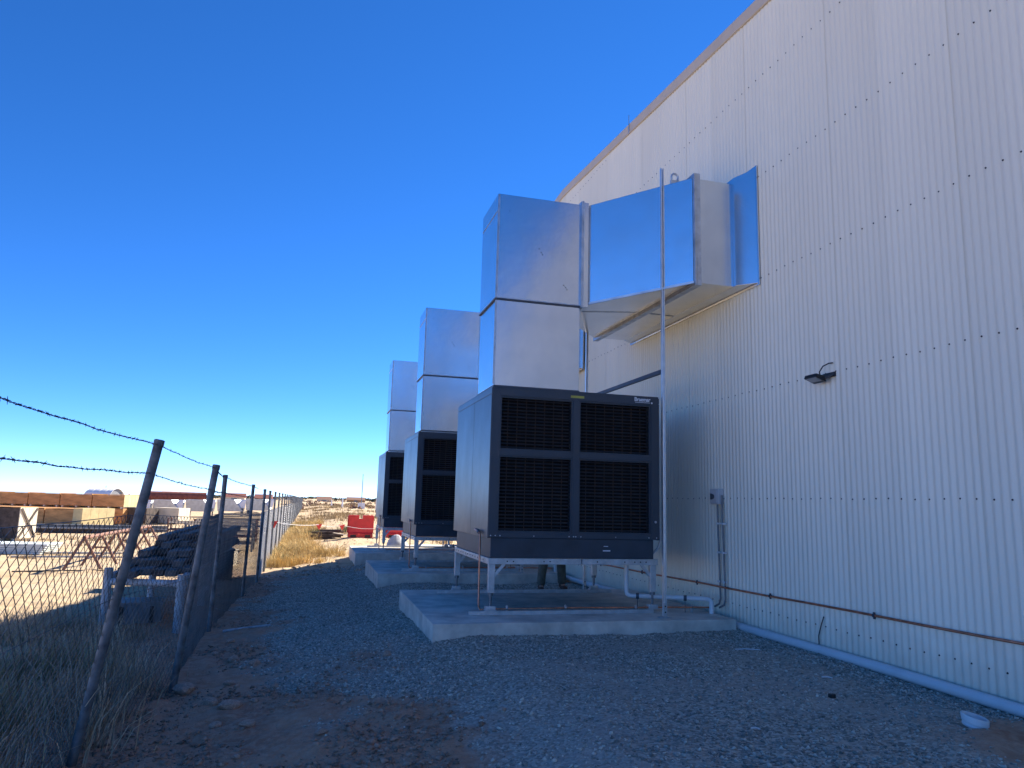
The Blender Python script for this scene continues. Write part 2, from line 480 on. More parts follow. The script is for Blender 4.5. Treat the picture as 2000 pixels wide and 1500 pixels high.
def rock_mesh(seed, r):
    bm = bmesh.new(); bmesh.ops.create_icosphere(bm, subdivisions=2, radius=1)
    rg = random.Random(seed)
    ax = Vector((rg.uniform(.7, 1.2), rg.uniform(.6, 1.0), rg.uniform(.4, .65)))
    cuts = [Vector((rg.gauss(0, 1), rg.gauss(0, 1), rg.gauss(0, .7))).normalized() for _ in range(7)]
    for v in bm.verts:
        for c in cuts:
            d = v.co.dot(c)
            if d > .72: v.co -= c * (d - .72)
        v.co = Vector((v.co.x * ax.x, v.co.y * ax.y, v.co.z * ax.z)) * r * (1 + rg.uniform(-.04, .04))
    me = bpy.data.meshes.new('rock'); bm.to_mesh(me); bm.free(); me.materials.append(M['dirt_rock']); return me
rocks = [rock_mesh(i, 1) for i in range(6)]
ROCK_LABELS = {1: 'rounded brown rock just up the bank from the largest flat rock', 2: 'wide flat brown rock, biggest of those in the middle of the dirt bank', 3: 'brown rock on the bank halfway between second and third fence posts',
               4: 'brown rock at the upper edge of the dirt bank near the pale stick', 8: 'little rock where the dirt bank meets the gravel, nearest the camera side', 11: 'tiny rock at the bottom edge of the view on bare dirt',
               12: 'brown rock lowest on the bank, nearest the foot of the first post', 17: 'brown rock beside the third fence post beyond the pale stick', 19: 'farthest rock on the shaded bank, past the third post'}
rock_spots = [(-1.02, 7.85, .15), (-.72, 7.2, .10), (-.55, 7.05, .13), (-.45, 8.6, .10), (-.7, 9.1, .13), (-.2, 7.6, .07), (-.62, 7.9, .08), (.15, 6.9, .06),
              (.42, 7.35, .05), (-.95, 9.6, .07), (.9, 8.2, .09), (.55, 6.2, .04), (-.35, 6.4, .08), (-.85, 10.4, .08), (-.2, 9.9, .05), (-.6, 6.6, .09), (-.1, 8.1, .045),
              (-1.0, 12.6, .09), (.2, 5.9, .06), (-.9, 13.5, .07)]
for i, (x, y, s) in enumerate(rock_spots):
    o = bpy.data.objects.new('rock', rocks[i % 6]); C.objects.link(o)
    s *= .8
    o.location = (x, y, gz1(x, y) + s * .18); o.scale = (s, s, s); o.rotation_euler = (0, 0, random.uniform(0, 6.28))
    if i == 0: tag(o, 'largest flat brown rock lying at the foot of the second fence post', 'rock', 'loose rocks on the dirt bank')
    elif x == .9: tag(o, 'pale rock on the gravel just left of the nearest concrete slab', 'rock', 'loose rocks on the dirt bank')
    elif i in ROCK_LABELS: tag(o, ROCK_LABELS[i], 'rock', 'loose rocks on the dirt bank')
    else: tag(o, 'small loose brown rock on the shaded dirt bank beside the wire fence', 'rock', 'loose rocks on the dirt bank')

# ------------------------------------------------------------------ warehouse
WX = 5.41
def rake(y):
    return 9.14 - .083 * (16 - y) if y < 16 else 9.14 - .087 * (y - 16)
Y_END, Y_BEG = 24.6, -9.0
wh = thing('warehouse', 'long off-white corrugated metal warehouse wall with sloping roof edge', 'warehouse', (WX, 8, 0))
PITCH_C = .082
per_sheet = 10
ns = int((Y_END - Y_BEG) / (PITCH_C * per_sheet))
y = Y_BEG
for k in range(ns + 1):
    y0, y1 = y, min(Y_END, y + PITCH_C * per_sheet)
    n = max(2, int(round((y1 - y0 + PITCH_C * .4) / PITCH_C * 10)))
    vs, fs = [], []
    xo = -.003 * (k % 2)
    for j in range(n + 1):
        yy = y0 + (y1 - y0 + PITCH_C * .4) * j / n
        yy = min(yy, Y_END)
        xx = WX + xo + .0065 * math.cos(2 * math.pi * (yy - Y_BEG) / PITCH_C)
        vs += [(xx, yy, .03), (xx, yy, rake(yy) - .10)]
        if j: fs.append((2 * j - 2, 2 * j, 2 * j + 1, 2 * j - 1))
    mb = MB(); mb.add(vs, fs)
    mb.build('wall_sheet', M['cladding'], wh, smooth=80)
    y = y1
    if y1 >= Y_END: break
# fastener screws on every second crest
vs, fs = [], []
k0 = 0
for z in (.385, 1.737, 3.10, 4.545, 5.92, 7.29, 8.6):
    yy = Y_BEG + PITCH_C / 2
    while yy < Y_END:
        zz = z + .012 * math.sin(yy * 7.3 + z) * .4
        if zz < rake(yy) - .3 and yy > 2.5:
            xf = WX - .0065
            o = len(vs)
            for s, rr in ((0, .0088), (-.003, .0088), (-.003, .0058), (-.009, .0052)):
                for a in range(6):
                    t = a * math.pi / 3
                    vs.append((xf + s, yy + rr * math.cos(t), zz + rr * math.sin(t)))
            for q in range(3):
                for a in range(6):
                    fs.append((o + q * 6 + a, o + q * 6 + (a + 1) % 6, o + q * 6 + 6 + (a + 1) % 6, o + q * 6 + 6 + a))
            fs.append(tuple(o + 18 + a for a in range(6)))
        yy += 2 * PITCH_C
mb = MB(); mb.add(vs, fs)
so = mb.build('screw', M['screw'], wh); so['kind'] = 'stuff'
# barge capping along the roof edge
prof = [(WX - .013, -.215), (WX - .030, -.205), (WX - .030, -.17), (WX - .020, -.155), (WX - .020, -.03), (WX - .014, -.008), (WX + .01, .004), (WX + .25, .012), (WX + .25, -.02), (WX + .02, -.03), (WX + .006, -.20)]
segs = [(Y_BEG, rake(Y_BEG)), (2, rake(2)), (9, rake(9)), (15.3, rake(15.3)), (15.9, rake(15.9) - .006), (16.3, rake(16.3) - .012), (17, rake(17)), (Y_END + .05, rake(Y_END))]
vs, fs = [], []
n = len(prof)
for (yy, zz) in segs:
    vs += [(px, yy, zz + pz) for px, pz in prof]
for i in range(len(segs) - 1):
    for j in range(n):
        fs.append((i * n + j, i * n + (j + 1) % n, (i + 1) * n + (j + 1) % n, (i + 1) * n + j))
mb = MB(); mb.add(vs, fs); mb.build('barge_capping', M['flashing'], wh)
mb = MB()
mb.add([(WX + .2, Y_BEG, rake(Y_BEG) - .01), (WX + 22, Y_BEG, rake(Y_BEG) - .01), (WX + 22, 16, rake(16) - .01), (WX + .2, 16, rake(16) - .01), (WX + 22, Y_END, rake(Y_END) - .01), (WX + .2, Y_END, rake(Y_END) - .01)], [(0, 1, 2, 3), (3, 2, 4, 5)])
mb.build('roof', M['cladding'], wh)
for yy in (Y_END - .02, Y_BEG + .02):
    mb = MB(); mb.add([(WX + .02, yy, .02), (WX + 22, yy, .02), (WX + 22, yy, rake(yy) - .05), (WX + .02, yy, rake(yy) - .05)], [(0, 1, 2, 3)])
    mb.build('end_wall', M['cladding'], wh)
mb = MB(); mb.box(WX + .03, WX + .22, Y_BEG + .1, Y_END - .1, -.5, .06); mb.build('footing', M['concrete'], wh)
mb = MB(); mb.tube([(WX - .03, 12.0, rake(12) - .22), (WX - .03, 12.0, rake(12) + .16)], .008, 6); mb.build('pin', M['galv_dull'], wh)

# stormwater pipe lying along the wall base
sp = thing('stormwater_pipe', 'white plastic stormwater pipe lying along the foot of the corrugated wall', 'pipe', (5.34, 7, .14))
def pz(y): return .145 + .006 * math.sin(y * 1.3) - .012 * max(0, y - 9) - .0 * y
mb = MB(); mb.tube([(5.337, yy, pz(yy)) for yy in np.linspace(2.2, 24, 24)], .05, 16); mb.build('pipe_run', M['pvc'], sp, smooth=50)
for yy in (7.95,):
    mb = MB(); mb.tube([(5.337, yy - .06, pz(yy)), (5.337, yy + .06, pz(yy))], .056, 16); mb.build('coupling', M['pvc'], sp, smooth=50)

# copper water pipe along the wall
cp = thing('copper_pipe', 'copper water pipe clipped along the lower corrugated wall', 'pipe', (5.37, 8, .6))
def cz(y): return .640 - .0155 * (y - 4.6)
mb = MB(); mb.tube([(5.362, yy, cz(yy) + .004 * math.sin(yy * 2.1)) for yy in np.linspace(2.5, 22, 26)], .0125, 10); mb.build('pipe_run', M['copper'], cp, smooth=50)
mb0 = None
for yy in (4.2, 6.187, 7.872, 9.6, 11.4, 13.2, 15.0, 16.9):
    mb = MB()
    mb.tube([(5.362, yy - .014, cz(yy)), (5.362, yy + .014, cz(yy))], .019, 10)
    mb.box(5.356, 5.368, yy - .012, yy + .012, cz(yy) - .032, cz(yy) + .032)
    mb.tube([(5.362, yy, cz(yy)), (5.408, yy, cz(yy))], .006, 6)
    mb.build('clamp', M['galv_dark'], cp)

# wires, floodlight, isolator
hz = thing('loose_cable', 'thin dark cable poking up the wall above the stormwater pipe', 'cable', (5.38, 7, .2))
mb = MB(); mb.tube([(5.385, 7.05, .19), (5.380, 7.045, .28), (5.383, 7.0, .40), (5.388, 6.96, .49)], .006, 6); mb.build('cable', M['screw'], hz)

fl = thing('floodlight', 'small black floodlight bracketed to the corrugated wall', 'floodlight', (5.39, 6.66, 3.08))
mb = MB()
# wedge shaped head tilted down and outwards
def fq(px, yy, z): return (px, yy, z)
hx0, hx1, yA, yB = 5.20, 5.335, 6.69, 6.90
mb.hexa([(hx0, yA, 3.045), (hx1, yA, 2.995), (hx1, yB, 2.995), (hx0, yB, 3.045)], [(hx0 + .012, yA + .01, 3.082), (hx1 - .01, yA + .02, 3.065), (hx1 - .01, yB - .02, 3.065), (hx0 + .012, yB - .01, 3.082)])
mb.build('housing', M['black'], fl, bevel=.008)
mb = MB(); mb.hexa([(5.215, 6.715, 3.0345), (5.29, 6.715, 3.0067), (5.29, 6.875, 3.0067), (5.215, 6.875, 3.0345)], [(5.215, 6.715, 3.042), (5.29, 6.715, 3.014), (5.29, 6.875, 3.014), (5.215, 6.875, 3.042)])
mb.build('lens', M['glass'], fl)
mb = MB(); mb.bar((5.32, 6.72, 3.025), (5.395, 6.65, 3.075), .03, .02); mb.bar((5.32, 6.86, 3.025), (5.395, 6.79, 3.075), .03, .02); mb.box(5.385, 5.40, 6.62, 6.82, 3.05, 3.10)
mb.build('bracket', M['black'], fl)
mb = MB(); mb.tube([(5.31, 6.76, 3.05), (5.30, 6.76, 3.11), (5.325, 6.73, 3.17), (5.37, 6.69, 3.20), (5.405, 6.67, 3.205)], .007, 6); mb.build('cable', M['black'], fl, smooth=60)

ib = thing('isolator_box', 'grey electrical isolator box high on the wall beside the nearest cooler', 'electrical box', (5.39, 9.03, 1.76))
mb = MB(); mb.box(5.315, 5.40, 8.92, 9.13, 1.655, 1.865); mb.build('box_body', M['grey_plastic'], ib, bevel=.008)
mb = MB(); mb.box(5.300, 5.3145, 8.935, 9.115, 1.67, 1.85); mb.build('lid', M['grey_plastic'], ib, bevel=.004)
mb = MB(); mb.tube([(5.30, 9.03, 1.76), (5.275, 9.03, 1.76)], .032, 12); mb.box(5.262, 5.276, 9.018, 9.042, 1.72, 1.80); mb.build('switch', M['galv_dark'], ib)
for k, (ya, yb, lab) in enumerate(((9.02, 8.99, 'thin grey conduit dropping from the isolator box, far one of the pair'), (8.90, 8.87, 'thin grey conduit dropping from the isolator box, near one of the pair'))):
    cd = thing('conduit', lab, 'conduit', (5.38, ya, .3), 'conduits below the isolator box')
    top = 1.655 if k == 0 else 1.78
    pts = [(5.36, ya, top), (5.36, ya, 1.5), (5.365, yb + .01, .8), (5.365, yb, .42), (5.35, yb + .01, .35), (5.30, yb + .05, .31)]
    mb = MB(); mb.tube(pts, .0125, 8); mb.build('tube', M['rod'], cd, smooth=50)
    for zz in (1.40, 1.02, .64):
        mb = MB(); mb.box(5.343, 5.40, ya - .022 - .012, ya + .022 - .012, zz - .012, zz + .012); mb.build('saddle', M['pvc'], cd)

# ------------------------------------------------------------------ slab, cooler, stand, duct (first set)
def make_slab(i):
    x0, x1, y0, y1 = SLABS[0]
    labs = ['nearest pale concrete slab under the first cooler', 'middle concrete slab under the second cooler', 'farthest concrete slab at the edge of the sunlight']
    mb = MB()
    mb.box(x0, x1, y0, y1, -.30, .24)
    return tag(mb.build('concrete_slab', M['concrete'], None, bevel=.008), labs[0], 'concrete slab', 'concrete slabs under the coolers')
SL_LAB = ['nearest pale concrete slab under the first cooler', 'middle concrete slab under the second cooler', 'farthest concrete slab, at the edge of the sunlit ground']
slab = make_slab(0)

UX0, UX1, UY0, UY1, UZ0, UZ1 = 2.162, 4.478, 9.0, 11.24, 1.17, 3.072
def make_cooler():
    r = thing('evaporative_cooler', 'nearest large dark blue-grey evaporative cooler with four black louvre grilles', 'air cooler', (UX0, UY0, .92), 'evaporative coolers along the wall')
    # inner core with dark pads
    mb = MB(); mb.box(UX0 + .03, UX1 - .03, UY0 + .16, UY1 - .02, UZ0 + .01, UZ1 - .02); mb.build('filter_pad', M['pad'], r)
    # roof and floor sheets
    mb = MB(); mb.box(UX0, UX1, UY0, UY1, UZ1 - .018, UZ1); mb.build('top_panel', M['cabinet'], r, bevel=.004)
    mb = MB(); mb.box(UX0 + .03, UX1 - .03, UY0 + .02, UY1, UZ0, UZ0 + .009); mb.build('floor_panel', M['tray'], r)
    # front frame
    xl, xm0, xm1, xr = 2.268, 3.257, 3.342, 4.368
    zt, zm1, zm0, zb = 2.955, 2.262, 2.196, 1.235
    for nm, (a, b, c, d) in {'frame_stile': (UX0, xl, UZ0, UZ1 - .018), 'frame_stile ': (xr, UX1, UZ0, UZ1 - .018), 'frame_mullion': (xm0, xm1, zb, zt),
                             'frame_rail': (xl, xr, zt, UZ1 - .018), 'frame_rail ': (xl, xr, UZ0, zb)}.items():
        mb = MB(); mb.box(a, b, UY0, UY0 + .16, c, d); mb.build(nm.strip(), M['cabinet'], r, bevel=.003)
    for (a, b) in ((xl, xm0), (xm1, xr)):
        mb = MB(); mb.box(a, b, UY0, UY0 + .16, zm0, zm1); mb.build('frame_rail', M['cabinet'], r, bevel=.003)
    # four grilles, each with slats
    slat_me = {}
    for (a, b) in ((xl, xm0), (xm1, xr)):
        for (c, d) in ((zb, zm0), (zm1, zt)):
            g = MB()
            t = .022
            y0, y1 = UY0 + .015, UY0 + .05
            g.box(a, a + t, y0, y1, c, d); g.box(b - t, b, y0, y1, c, d); g.box(a + t, b - t, y0, y1, d - t, d); g.box(a + t, b - t, y0, y1, c, c + t)
            go = g.build('grille', M['cabinet'], r)
            w = MB()
            nv = 8
            for j in range(1, nv):
                xx = a + (b - a) * j / nv
                w.box(xx - .004, xx + .004, UY0 + .075, UY0 + .083, c + t, d - t)
            w.build('wire_bar', M['wire_brown'], go)
            nsl = int((d - c - 2 * t) / .043)
            key = round(b - a, 3)
            for j in range(nsl):
                zz = c + t + (d - c - 2 * t) * (j + .5) / nsl
                if key not in slat_me:
                    s = MB()
                    L = (b - a) / 2 - t
                    s.hexa([(-L, -.005, -.011), (L, -.005, -.011), (L, -.001, -.011), (-L, -.001, -.011)], [(-L, .022, .009), (L, .022, .009), (L, .026, .009), (-L, .026, .009)])
                    so = s.build('slat', M['slat']); slat_me[key] = so.data; C.objects.unlink(so); bpy.data.objects.remove(so)
                so = bpy.data.objects.new('slat', slat_me[key]); C.objects.link(so); so.parent = go
                so.location = Vector(((a + b) / 2, UY0 + .035, zz)) - parent_loc(go)
                so.rotation_euler = (random.uniform(-.06, .06), 0, 0)
    # side and back panels, two to a side with a shadow gap
    ym = 10.02
    for sx, tname in ((UX0, 'side_panel'), (UX1, 'side_panel')):
        x0, x1 = (sx - .012, sx + .02) if sx == UX0 else (sx - .02, sx + .012)
        for (a, b) in ((UY0 + .005, ym - .003), (ym + .003, UY1)):
            mb = MB(); mb.box(x0, x1, a, b, UZ0 - .005, UZ1 - .10); mb.build('side_panel', M['side'], r, bevel=.004)
        mb = MB(); mb.box(x0 + .002, x1, UY0 + .005, UY1, UZ1 - .095, UZ1 - .019); mb.build('top_trim', M['side'], r, bevel=.004)
    mb = MB(); mb.box(UX0 + .021, UX1 - .021, UY1 - .015, UY1 + .01, UZ0, UZ1 - .019); mb.build('back_panel', M['side'], r)
    # water tray
    mb = MB(); mb.box(UX0 + .035, UX1 - .075, UY0 + .015, UY1 - .06, .922, UZ0 - .001); mb.build('water_tray', M['tray'], r, bevel=.006)
    mb = MB(); mb.box(3.69, 3.79, UY0 + .008, UY0 + .0145, 1.015, 1.03); mb.box(3.70, 3.76, UY0 + .008, UY0 + .0145, 1.075, 1.082); mb.build('tray_label', M['white_mark'], r)
    # sticker, bolts, latch
    mb = MB(); mb.box(3.218, 3.404, UY0 - .003, UY0 - .0005, 2.985, 3.015); mb.build('sticker', M['yellow'], r)
    mb = MB()
    for xx in (2.19, 2.25, 2.31, 2.75, 3.22, 3.28, 3.31, 3.38, 3.86, 4.33, 4.44):
        mb.tube([(xx, UY0 - .006, 1.195), (xx, UY0 + .002, 1.195)], .008, 6)
    bo = mb.build('bolt', M['galv_dull'], r); bo['kind'] = 'stuff'
    mb = MB(); mb.tube([(4.425, UY0 - .012, 1.40), (4.425, UY0 + .002, 1.40)], .016, 10); mb.build('lock', M['galv_dull'], r)
    # maker's lettering
    cu = bpy.data.curves.new('lettering', 'FONT'); cu.body = 'Braemar'; cu.size = .074; cu.extrude = .001; cu.space_character = .95; cu.offset = .0015
    to = bpy.data.objects.new('lettering', cu); C.objects.link(to)
    dg = bpy.context.evaluated_depsgraph_get()
    me = bpy.data.meshes.new_from_object(to.evaluated_get(dg))
    bpy.data.objects.remove(to)
    xx = [v.co.x for v in me.vertices]
    k = .232 / (max(xx) - min(xx))
    me.transform(Matrix.Translation((4.122, UY0 - .002, 3.0)) @ Matrix.Diagonal((k, 1, 1, 1)) @ Matrix.Rotation(math.pi / 2, 4, 'X'))
    # underline
    me.materials.clear(); me.materials.append(M['white_mark'])
    me.transform(Matrix.Translation(-parent_loc(r)))
    to = bpy.data.objects.new('lettering', me); C.objects.link(to); to.parent = r
    mb = MB()
    xx = 4.135
    while xx < 4.345:
        mb.box(xx, xx + .008, UY0 - .003, UY0 - .0005, 2.980, 2.987); xx += .0115
    mb.tube([(4.378, UY0 - .003, 2.983), (4.378, UY0 - .0005, 2.983)], .012, 10)
    mb.build('underline', M['white_mark'], r)
    # flexible conduit at the right side
    mb = MB(); mb.tube([(UX1 + .01, 9.25, 1.36), (UX1 + .06, 9.23, 1.37), (UX1 + .115, 9.2, 1.30), (UX1 + .12, 9.2, 1.16), (UX1 + .08, 9.2, 1.05), (UX1 + .0, 9.25, .96), (UX1 - .04, 9.28, .90)], .016, 8)
    mb.build('flexible_conduit', M['grey_plastic'], r, smooth=50)
    return r
cooler = make_cooler()

def make_stand():
    s = thing('support_stand', 'galvanised stand with four legs carrying the nearest cooler', 'stand', (2.2, 9.05, .24), 'stands under the coolers')
    z0, z1 = .845, .918
    def beam(p0, p1, nm='beam'):
        mb = MB(); mb.bar(p0, p1, .045, z1 - z0); mb.build(nm, M['stand'], s, bevel=.003)
    zc = (z0 + z1) / 2
    beam((2.18, 9.045, zc), (3.40, 9.045, zc)); beam((3.412, 9.045, zc), (4.47, 9.045, zc))
    beam((2.20, 9.07, zc), (2.20, 11.2, zc)); beam((4.45, 9.07, zc), (4.45, 11.2, zc))
    beam((2.18, 11.2, zc), (4.47, 11.2, zc)); beam((3.3, 9.07, zc), (3.3, 11.17, zc))
    mb = MB()
    for xx in (2.42, 2.5, 2.9, 2.98, 3.62, 4.0, 4.14, 4.22, 4.30):
        mb.tube([(xx, 9.018, zc), (xx, 9.0225, zc)], .009, 8)
    for yy in np.arange(9.3, 11.1, .16):
        mb.tube([(2.1735, yy, zc), (2.1775, yy, zc)], .01, 8)
    ho = mb.build('bolt_hole', M['black'], s); ho['kind'] = 'stuff'
    for (x, y) in ((2.225, 9.05), (4.40, 9.05), (2.215, 11.17), (4.42, 11.17)):
        mb = MB(); mb.box(x - .042, x + .042, y - .03 - .005, y + .03, .50, z0 - .001)
        lg = mb.build('leg', M['stand'], s, bevel=.006)
        mb = MB(); mb.tube([(x, y, .30), (x, y, .52)], .016, 10); mb.tube([(x, y, .465), (x, y, .499)], .034, 6)
        mb.build('threaded_rod', M['rod'], lg)
        mb = MB(); mb.box(x - .07, x + .07, y - .05, y + .05, .288, .302); mb.box(x - .062, x + .062, y - .04, y + .04, .303, .345); mb.build('foot_plate', M['stand'], lg, bevel=.004)
        d = 1 if x < 3.3 else -1
        mb = MB(); mb.bar((x + d * .03, y - .01, .70), (x + d * .16, y - .01, .85), .04, .02, (0, 1, 0)); mb.build('brace', M['stand'], s)
    return s
stand = make_stand()

def make_rails():
    out = []
    for (x0, x1, y, lab) in ((1.95, 4.40, 9.03, 'near galvanised channel rail on the first slab, running under the front legs'), (1.93, 4.70, 11.14, 'rear galvanised channel rail on the first slab')):
        mb = MB(); mb.prism([(y - .025, .2415), (y + .025, .2415), (y + .025, .287), (y + .01, .287), (y + .01, .25), (y - .01, .25), (y - .01, .287), (y - .025, .287)], 0, x0, x1)
        out.append(tag(mb.build('channel_rail', M['stand']), lab, 'rail', 'channel rails on the slabs'))
    return out
rails = make_rails()

def make_pole(y, lab):
    x = 4.36
    p = thing('support_pole', lab, 'pole', (x, y, .24), 'upright poles carrying the ducts')
    w = .0205
    mb = MB()
    top = 6.19
    mb.prism([(x - w, y - w), (x - w, y + w), (x + w, y + w), (x + w, y - w), (x + .009, y - w), (x + .009, y - w + .004), (x + w - .004, y - w + .004), (x + w - .004, y + w - .004), (x - w + .004, y + w - .004), (x - w + .004, y - w + .004), (x - .009, y - w + .004), (x - .009, y - w)], 2, .262, top)
    mb.build('channel', M['pole'], p)
    mb = MB(); mb.box(x - .075, x + .075, y - .05, y + .05, .241, .249); mb.box(x - .024, x + .024, y - .026, y - .0215, .2495, .42); mb.build('base_plate', M['stand'], p)
    mb = MB()
    for zz in (.31, .38): mb.tube([(x, y - .028, zz), (x, y - .0262, zz)], .010, 8)
    mb.build('bolt', M['black'], p)
    return p
pole_a = make_pole(8.625, 'tall front pole rising past the nearest duct')
pole_b = make_pole(11.42, 'rear pole behind the nearest duct')
mb = MB(); mb.prism([(4.335, 3.335), (4.38, 3.335), (4.38, 3.385), (4.335, 3.385)], 1, 8.647, 11.398)
brace = tag(mb.build('tie_bar', M['galv_dark']), 'dark horizontal bar tying the front and rear poles of the nearest duct', 'bar', 'tie bars between the poles')

def make_duct():
    d = thing('air_duct', 'nearest galvanised square duct rising from the cooler and bending into the wall', 'duct', (2.26, 9.37, 3.08), 'galvanised ducts into the wall')
    X0, X1, Y0, Y1 = 2.262, 3.475, 9.40, 10.35
    # lower riser with base angle
    mb = MB(); mb.box(X0 + .03, X1 - .03, Y0 + .03, Y1 - .03, 3.073, 3.135); mb.build('collar', M['galv_dull'], d)
    mb = MB(); mb.box(X0 - .006, X1 + .006, Y0 - .006, Y1 + .006, 3.136, 3.148); mb.build('base_flange', M['galv_dark'], d)
    mb = MB(); mb.box(X0, X1, Y0, Y1, 3.149, 4.33); mb.build('lower_riser', M['galv'], d, bevel=.005)
    # seam flanges
    mb = MB(); mb.box(X0 - .022, X1 + .012, Y0 - .022, Y1 + .022, 4.331, 4.347); mb.build('seam_flange', M['galv_dark'], d)  # coloured dark to stand for the shadow at the seam
    mb = MB(); mb.box(X0 - .018, X1 + .010, Y0 - .018, Y1 + .018, 4.352, 4.366); mb.build('seam_flange', M['galv_dull'], d)
    # upper elbow: a box with a long side open to the transition
    mb = MB(); mb.box(X0 - .012, X1, Y0, Y1, 4.3665, 5.855); mb.build('elbow', M['galv'], d, bevel=.005)
    # raised seams
    mb = MB()
    for (z0, z1) in ((3.16, 4.32), (4.38, 5.84)):
        mb.box(X0 - .014, X0 + .016, Y0 - .004, Y0 - .0005, z0, z1)
    mb.box(X0 - .016, X0 - .0125, Y0 + .02, Y1 - .02, 5.60, 5.615)
    mb.build('seam', M['galv_dull'], d)
    def ring(x0, x1, y0, y1, z0, z1, t, nm='flange', m=M['galv_dull']):
        mb = MB()
        mb.box(x0, x1, y0 - t, y1 + t, z1, z1 + t); mb.box(x0, x1, y0 - t, y1 + t, z0 - t, z0)
        mb.box(x0, x1, y0 - t, y0, z0, z1); mb.box(x0, x1, y1, y1 + t, z0, z1)
        return mb.build(nm, m, d)
    ring(X1 - .005, X1 + .035, Y0, Y1, 4.37, 5.85, .045)
    ring(X1 + .038, X1 + .105, Y0, Y1, 4.37, 5.85, .032, 'flange', M['galv'])
    # flared transition
    xa, xb = X1 + .106, 4.655
    ya0, ya1, yb0, yb1 = Y0 + .02, Y1, 8.33, 11.85
    za0, za1, zb0, zb1 = 4.40, 5.86, 4.52, 5.97
    mb = MB()
    mb.hexa([(xa, ya0, za0), (xb, yb0, zb0), (xb, yb1, zb0), (xa, ya1, za0)], [(xa, ya0, za1), (xb, yb0, zb1), (xb, yb1, zb1), (xa, ya1, za1)])
    mb.build('transition', M['galv'], d, bevel=.004)
    # standing edge along the bottom of the flare, and cross seam underneath
    mb = MB(); mb.bar((xa, ya0 - .012, za0 - .004), (xb, yb0 - .012, zb0 - .004), .02, .03); mb.build('edge_seam', M['galv_dull'], d)
    mb = MB(); mb.bar((3.66, 9.86, 4.405), (4.64, 9.98, 4.519), .012, .012); mb.bar((4.76, 9.98, 4.517), (5.24, 10.0, 4.517), .012, .012); mb.build('cross_seam', M['galv_dull'], d)
    ring(4.657, 4.685, 8.33, 11.85, 4.52, 5.97, .05)
    ring(4.688, 4.745, 8.33, 11.85, 4.52, 5.97, .05, 'flange', M['galv_dull'])
    # straight stub and wall collar
    mb = MB()
    mb.box(4.746, 5.25, 8.335, 11.84, 4.521, 5.97)
    mb.build('stub', M['galv'], d, bevel=.003)
    mb = MB(); mb.hexa([(5.251, 8.28, 4.519), (5.385, 7.975, 4.485), (5.385, 11.9, 4.485), (5.251, 11.88, 4.519)], [(5.251, 8.28, 6.035), (5.385, 7.975, 6.055), (5.385, 11.9, 6.055), (5.251, 11.88, 6.035)])
    mb.build('wall_collar', M['galv'], d, bevel=.003)
    mb = MB(); mb.box(5.386, 5.400, 7.95, 11.94, 4.46, 6.09); mb.build('wall_flange', M['galv'], d)
    # lifting lug
    mb = MB()
    ring_pts = []
    yl = 8.62
    for k in range(17):
        t = -.55 + (math.pi + 1.1) * k / 16
        ring_pts.append((4.55 + .05 * math.cos(t), yl, 6.085 + .055 * math.sin(t)))
    mb.tube(ring_pts, .014, 8); mb.box(4.485, 4.615, yl - .012, yl + .012, 5.90, 6.045)
    mb.build('lifting_lug', M['galv_dull'], d)
    # small scuffs left as screw heads
    mb = MB()
    for (xx, zz) in ((2.42, 5.62), (2.86, 5.12), (2.89, 5.07), (2.91, 5.04), (3.23, 4.63), (3.26, 4.60), (3.28, 4.57)):
        mb.tube([(xx, Y0 - .004, zz), (xx, Y0 + .001, zz)], .008, 6)
    mb.build('rivet', M['black'], d)
    return d
duct = make_duct()

def make_copper(i=0):
    r = thing('water_feed_pipe', 'thin copper feed pipe rising to the left side of the nearest cooler', 'pipe', (2.1, 9.25, .3), 'copper feed pipes on the coolers')
    mb = MB()
    mb.tube([(UX0 - .012, 9.62, 1.243), (2.125, 9.62, 1.243), (2.12, 9.5, 1.235), (2.12, 9.30, 1.215), (2.12, 9.27, 1.19), (2.12, 9.25, .75), (2.118, 9.22, .32), (2.13, 9.17, .285), (2.2, 9.115, .30), (3.4, 9.10, .304), (4.6, 9.02, .31), (5.2, 8.93, .315)], .011, 8)
    mb.build('tube', M['copper'], r, smooth=60)
    mb = MB(); mb.tube([(2.12, 9.40, 1.225), (2.12, 9.34, 1.218)], .022, 8); mb.bar((2.12, 9.37, 1.245), (2.10, 9.46, 1.262), .014, .006); mb.build('tap', M['galv_dark'], r)
    for xx in (2.45, 3.22, 4.15, 4.95):
        mb = MB(); yy = 9.105 if xx < 4 else 9.02
        mb.tube([(xx - .012, yy, .306), (xx + .012, yy, .306)], .02, 8); mb.box(xx - .012, xx + .012, yy - .008, yy + .008, .2415, .34); mb.build('clip', M['galv_dull'], r)
    return r
feed = make_copper()

def make_drain():
    r = thing('drain_pipe', 'white plastic drain pipe bending from under the nearest cooler towards the wall', 'pipe', (4.15, 9.3, .3), 'drain pipes under the coolers')
    z = .425
    mb = MB(); mb.tube([(4.155, 9.32, .921), (4.155, 9.32, z + .06), (4.165, 9.315, z + .022), (4.195, 9.30, z + .004), (4.24, 9.29, z), (5.10, 8.92, z), (5.14, 8.90, z - .004), (5.165, 8.89, z - .03), (5.17, 8.89, z - .07), (5.17, 8.89, .2415)], .030, 12)
    mb.build('tube', M['pvc'], r, smooth=50)
    for t in (.06, .72):
        xx, yy = 4.24 + (5.10 - 4.24) * t, 9.29 + (8.92 - 9.29) * t
        mb = MB(); mb.tube([(xx - .018, yy + .008, z), (xx + .018, yy - .008, z)], .037, 10); mb.tube([(xx, yy, .2415), (xx, yy, z)], .005, 6); mb.build('clamp', M['galv_dark'], r)
    return r
drain = make_drain()

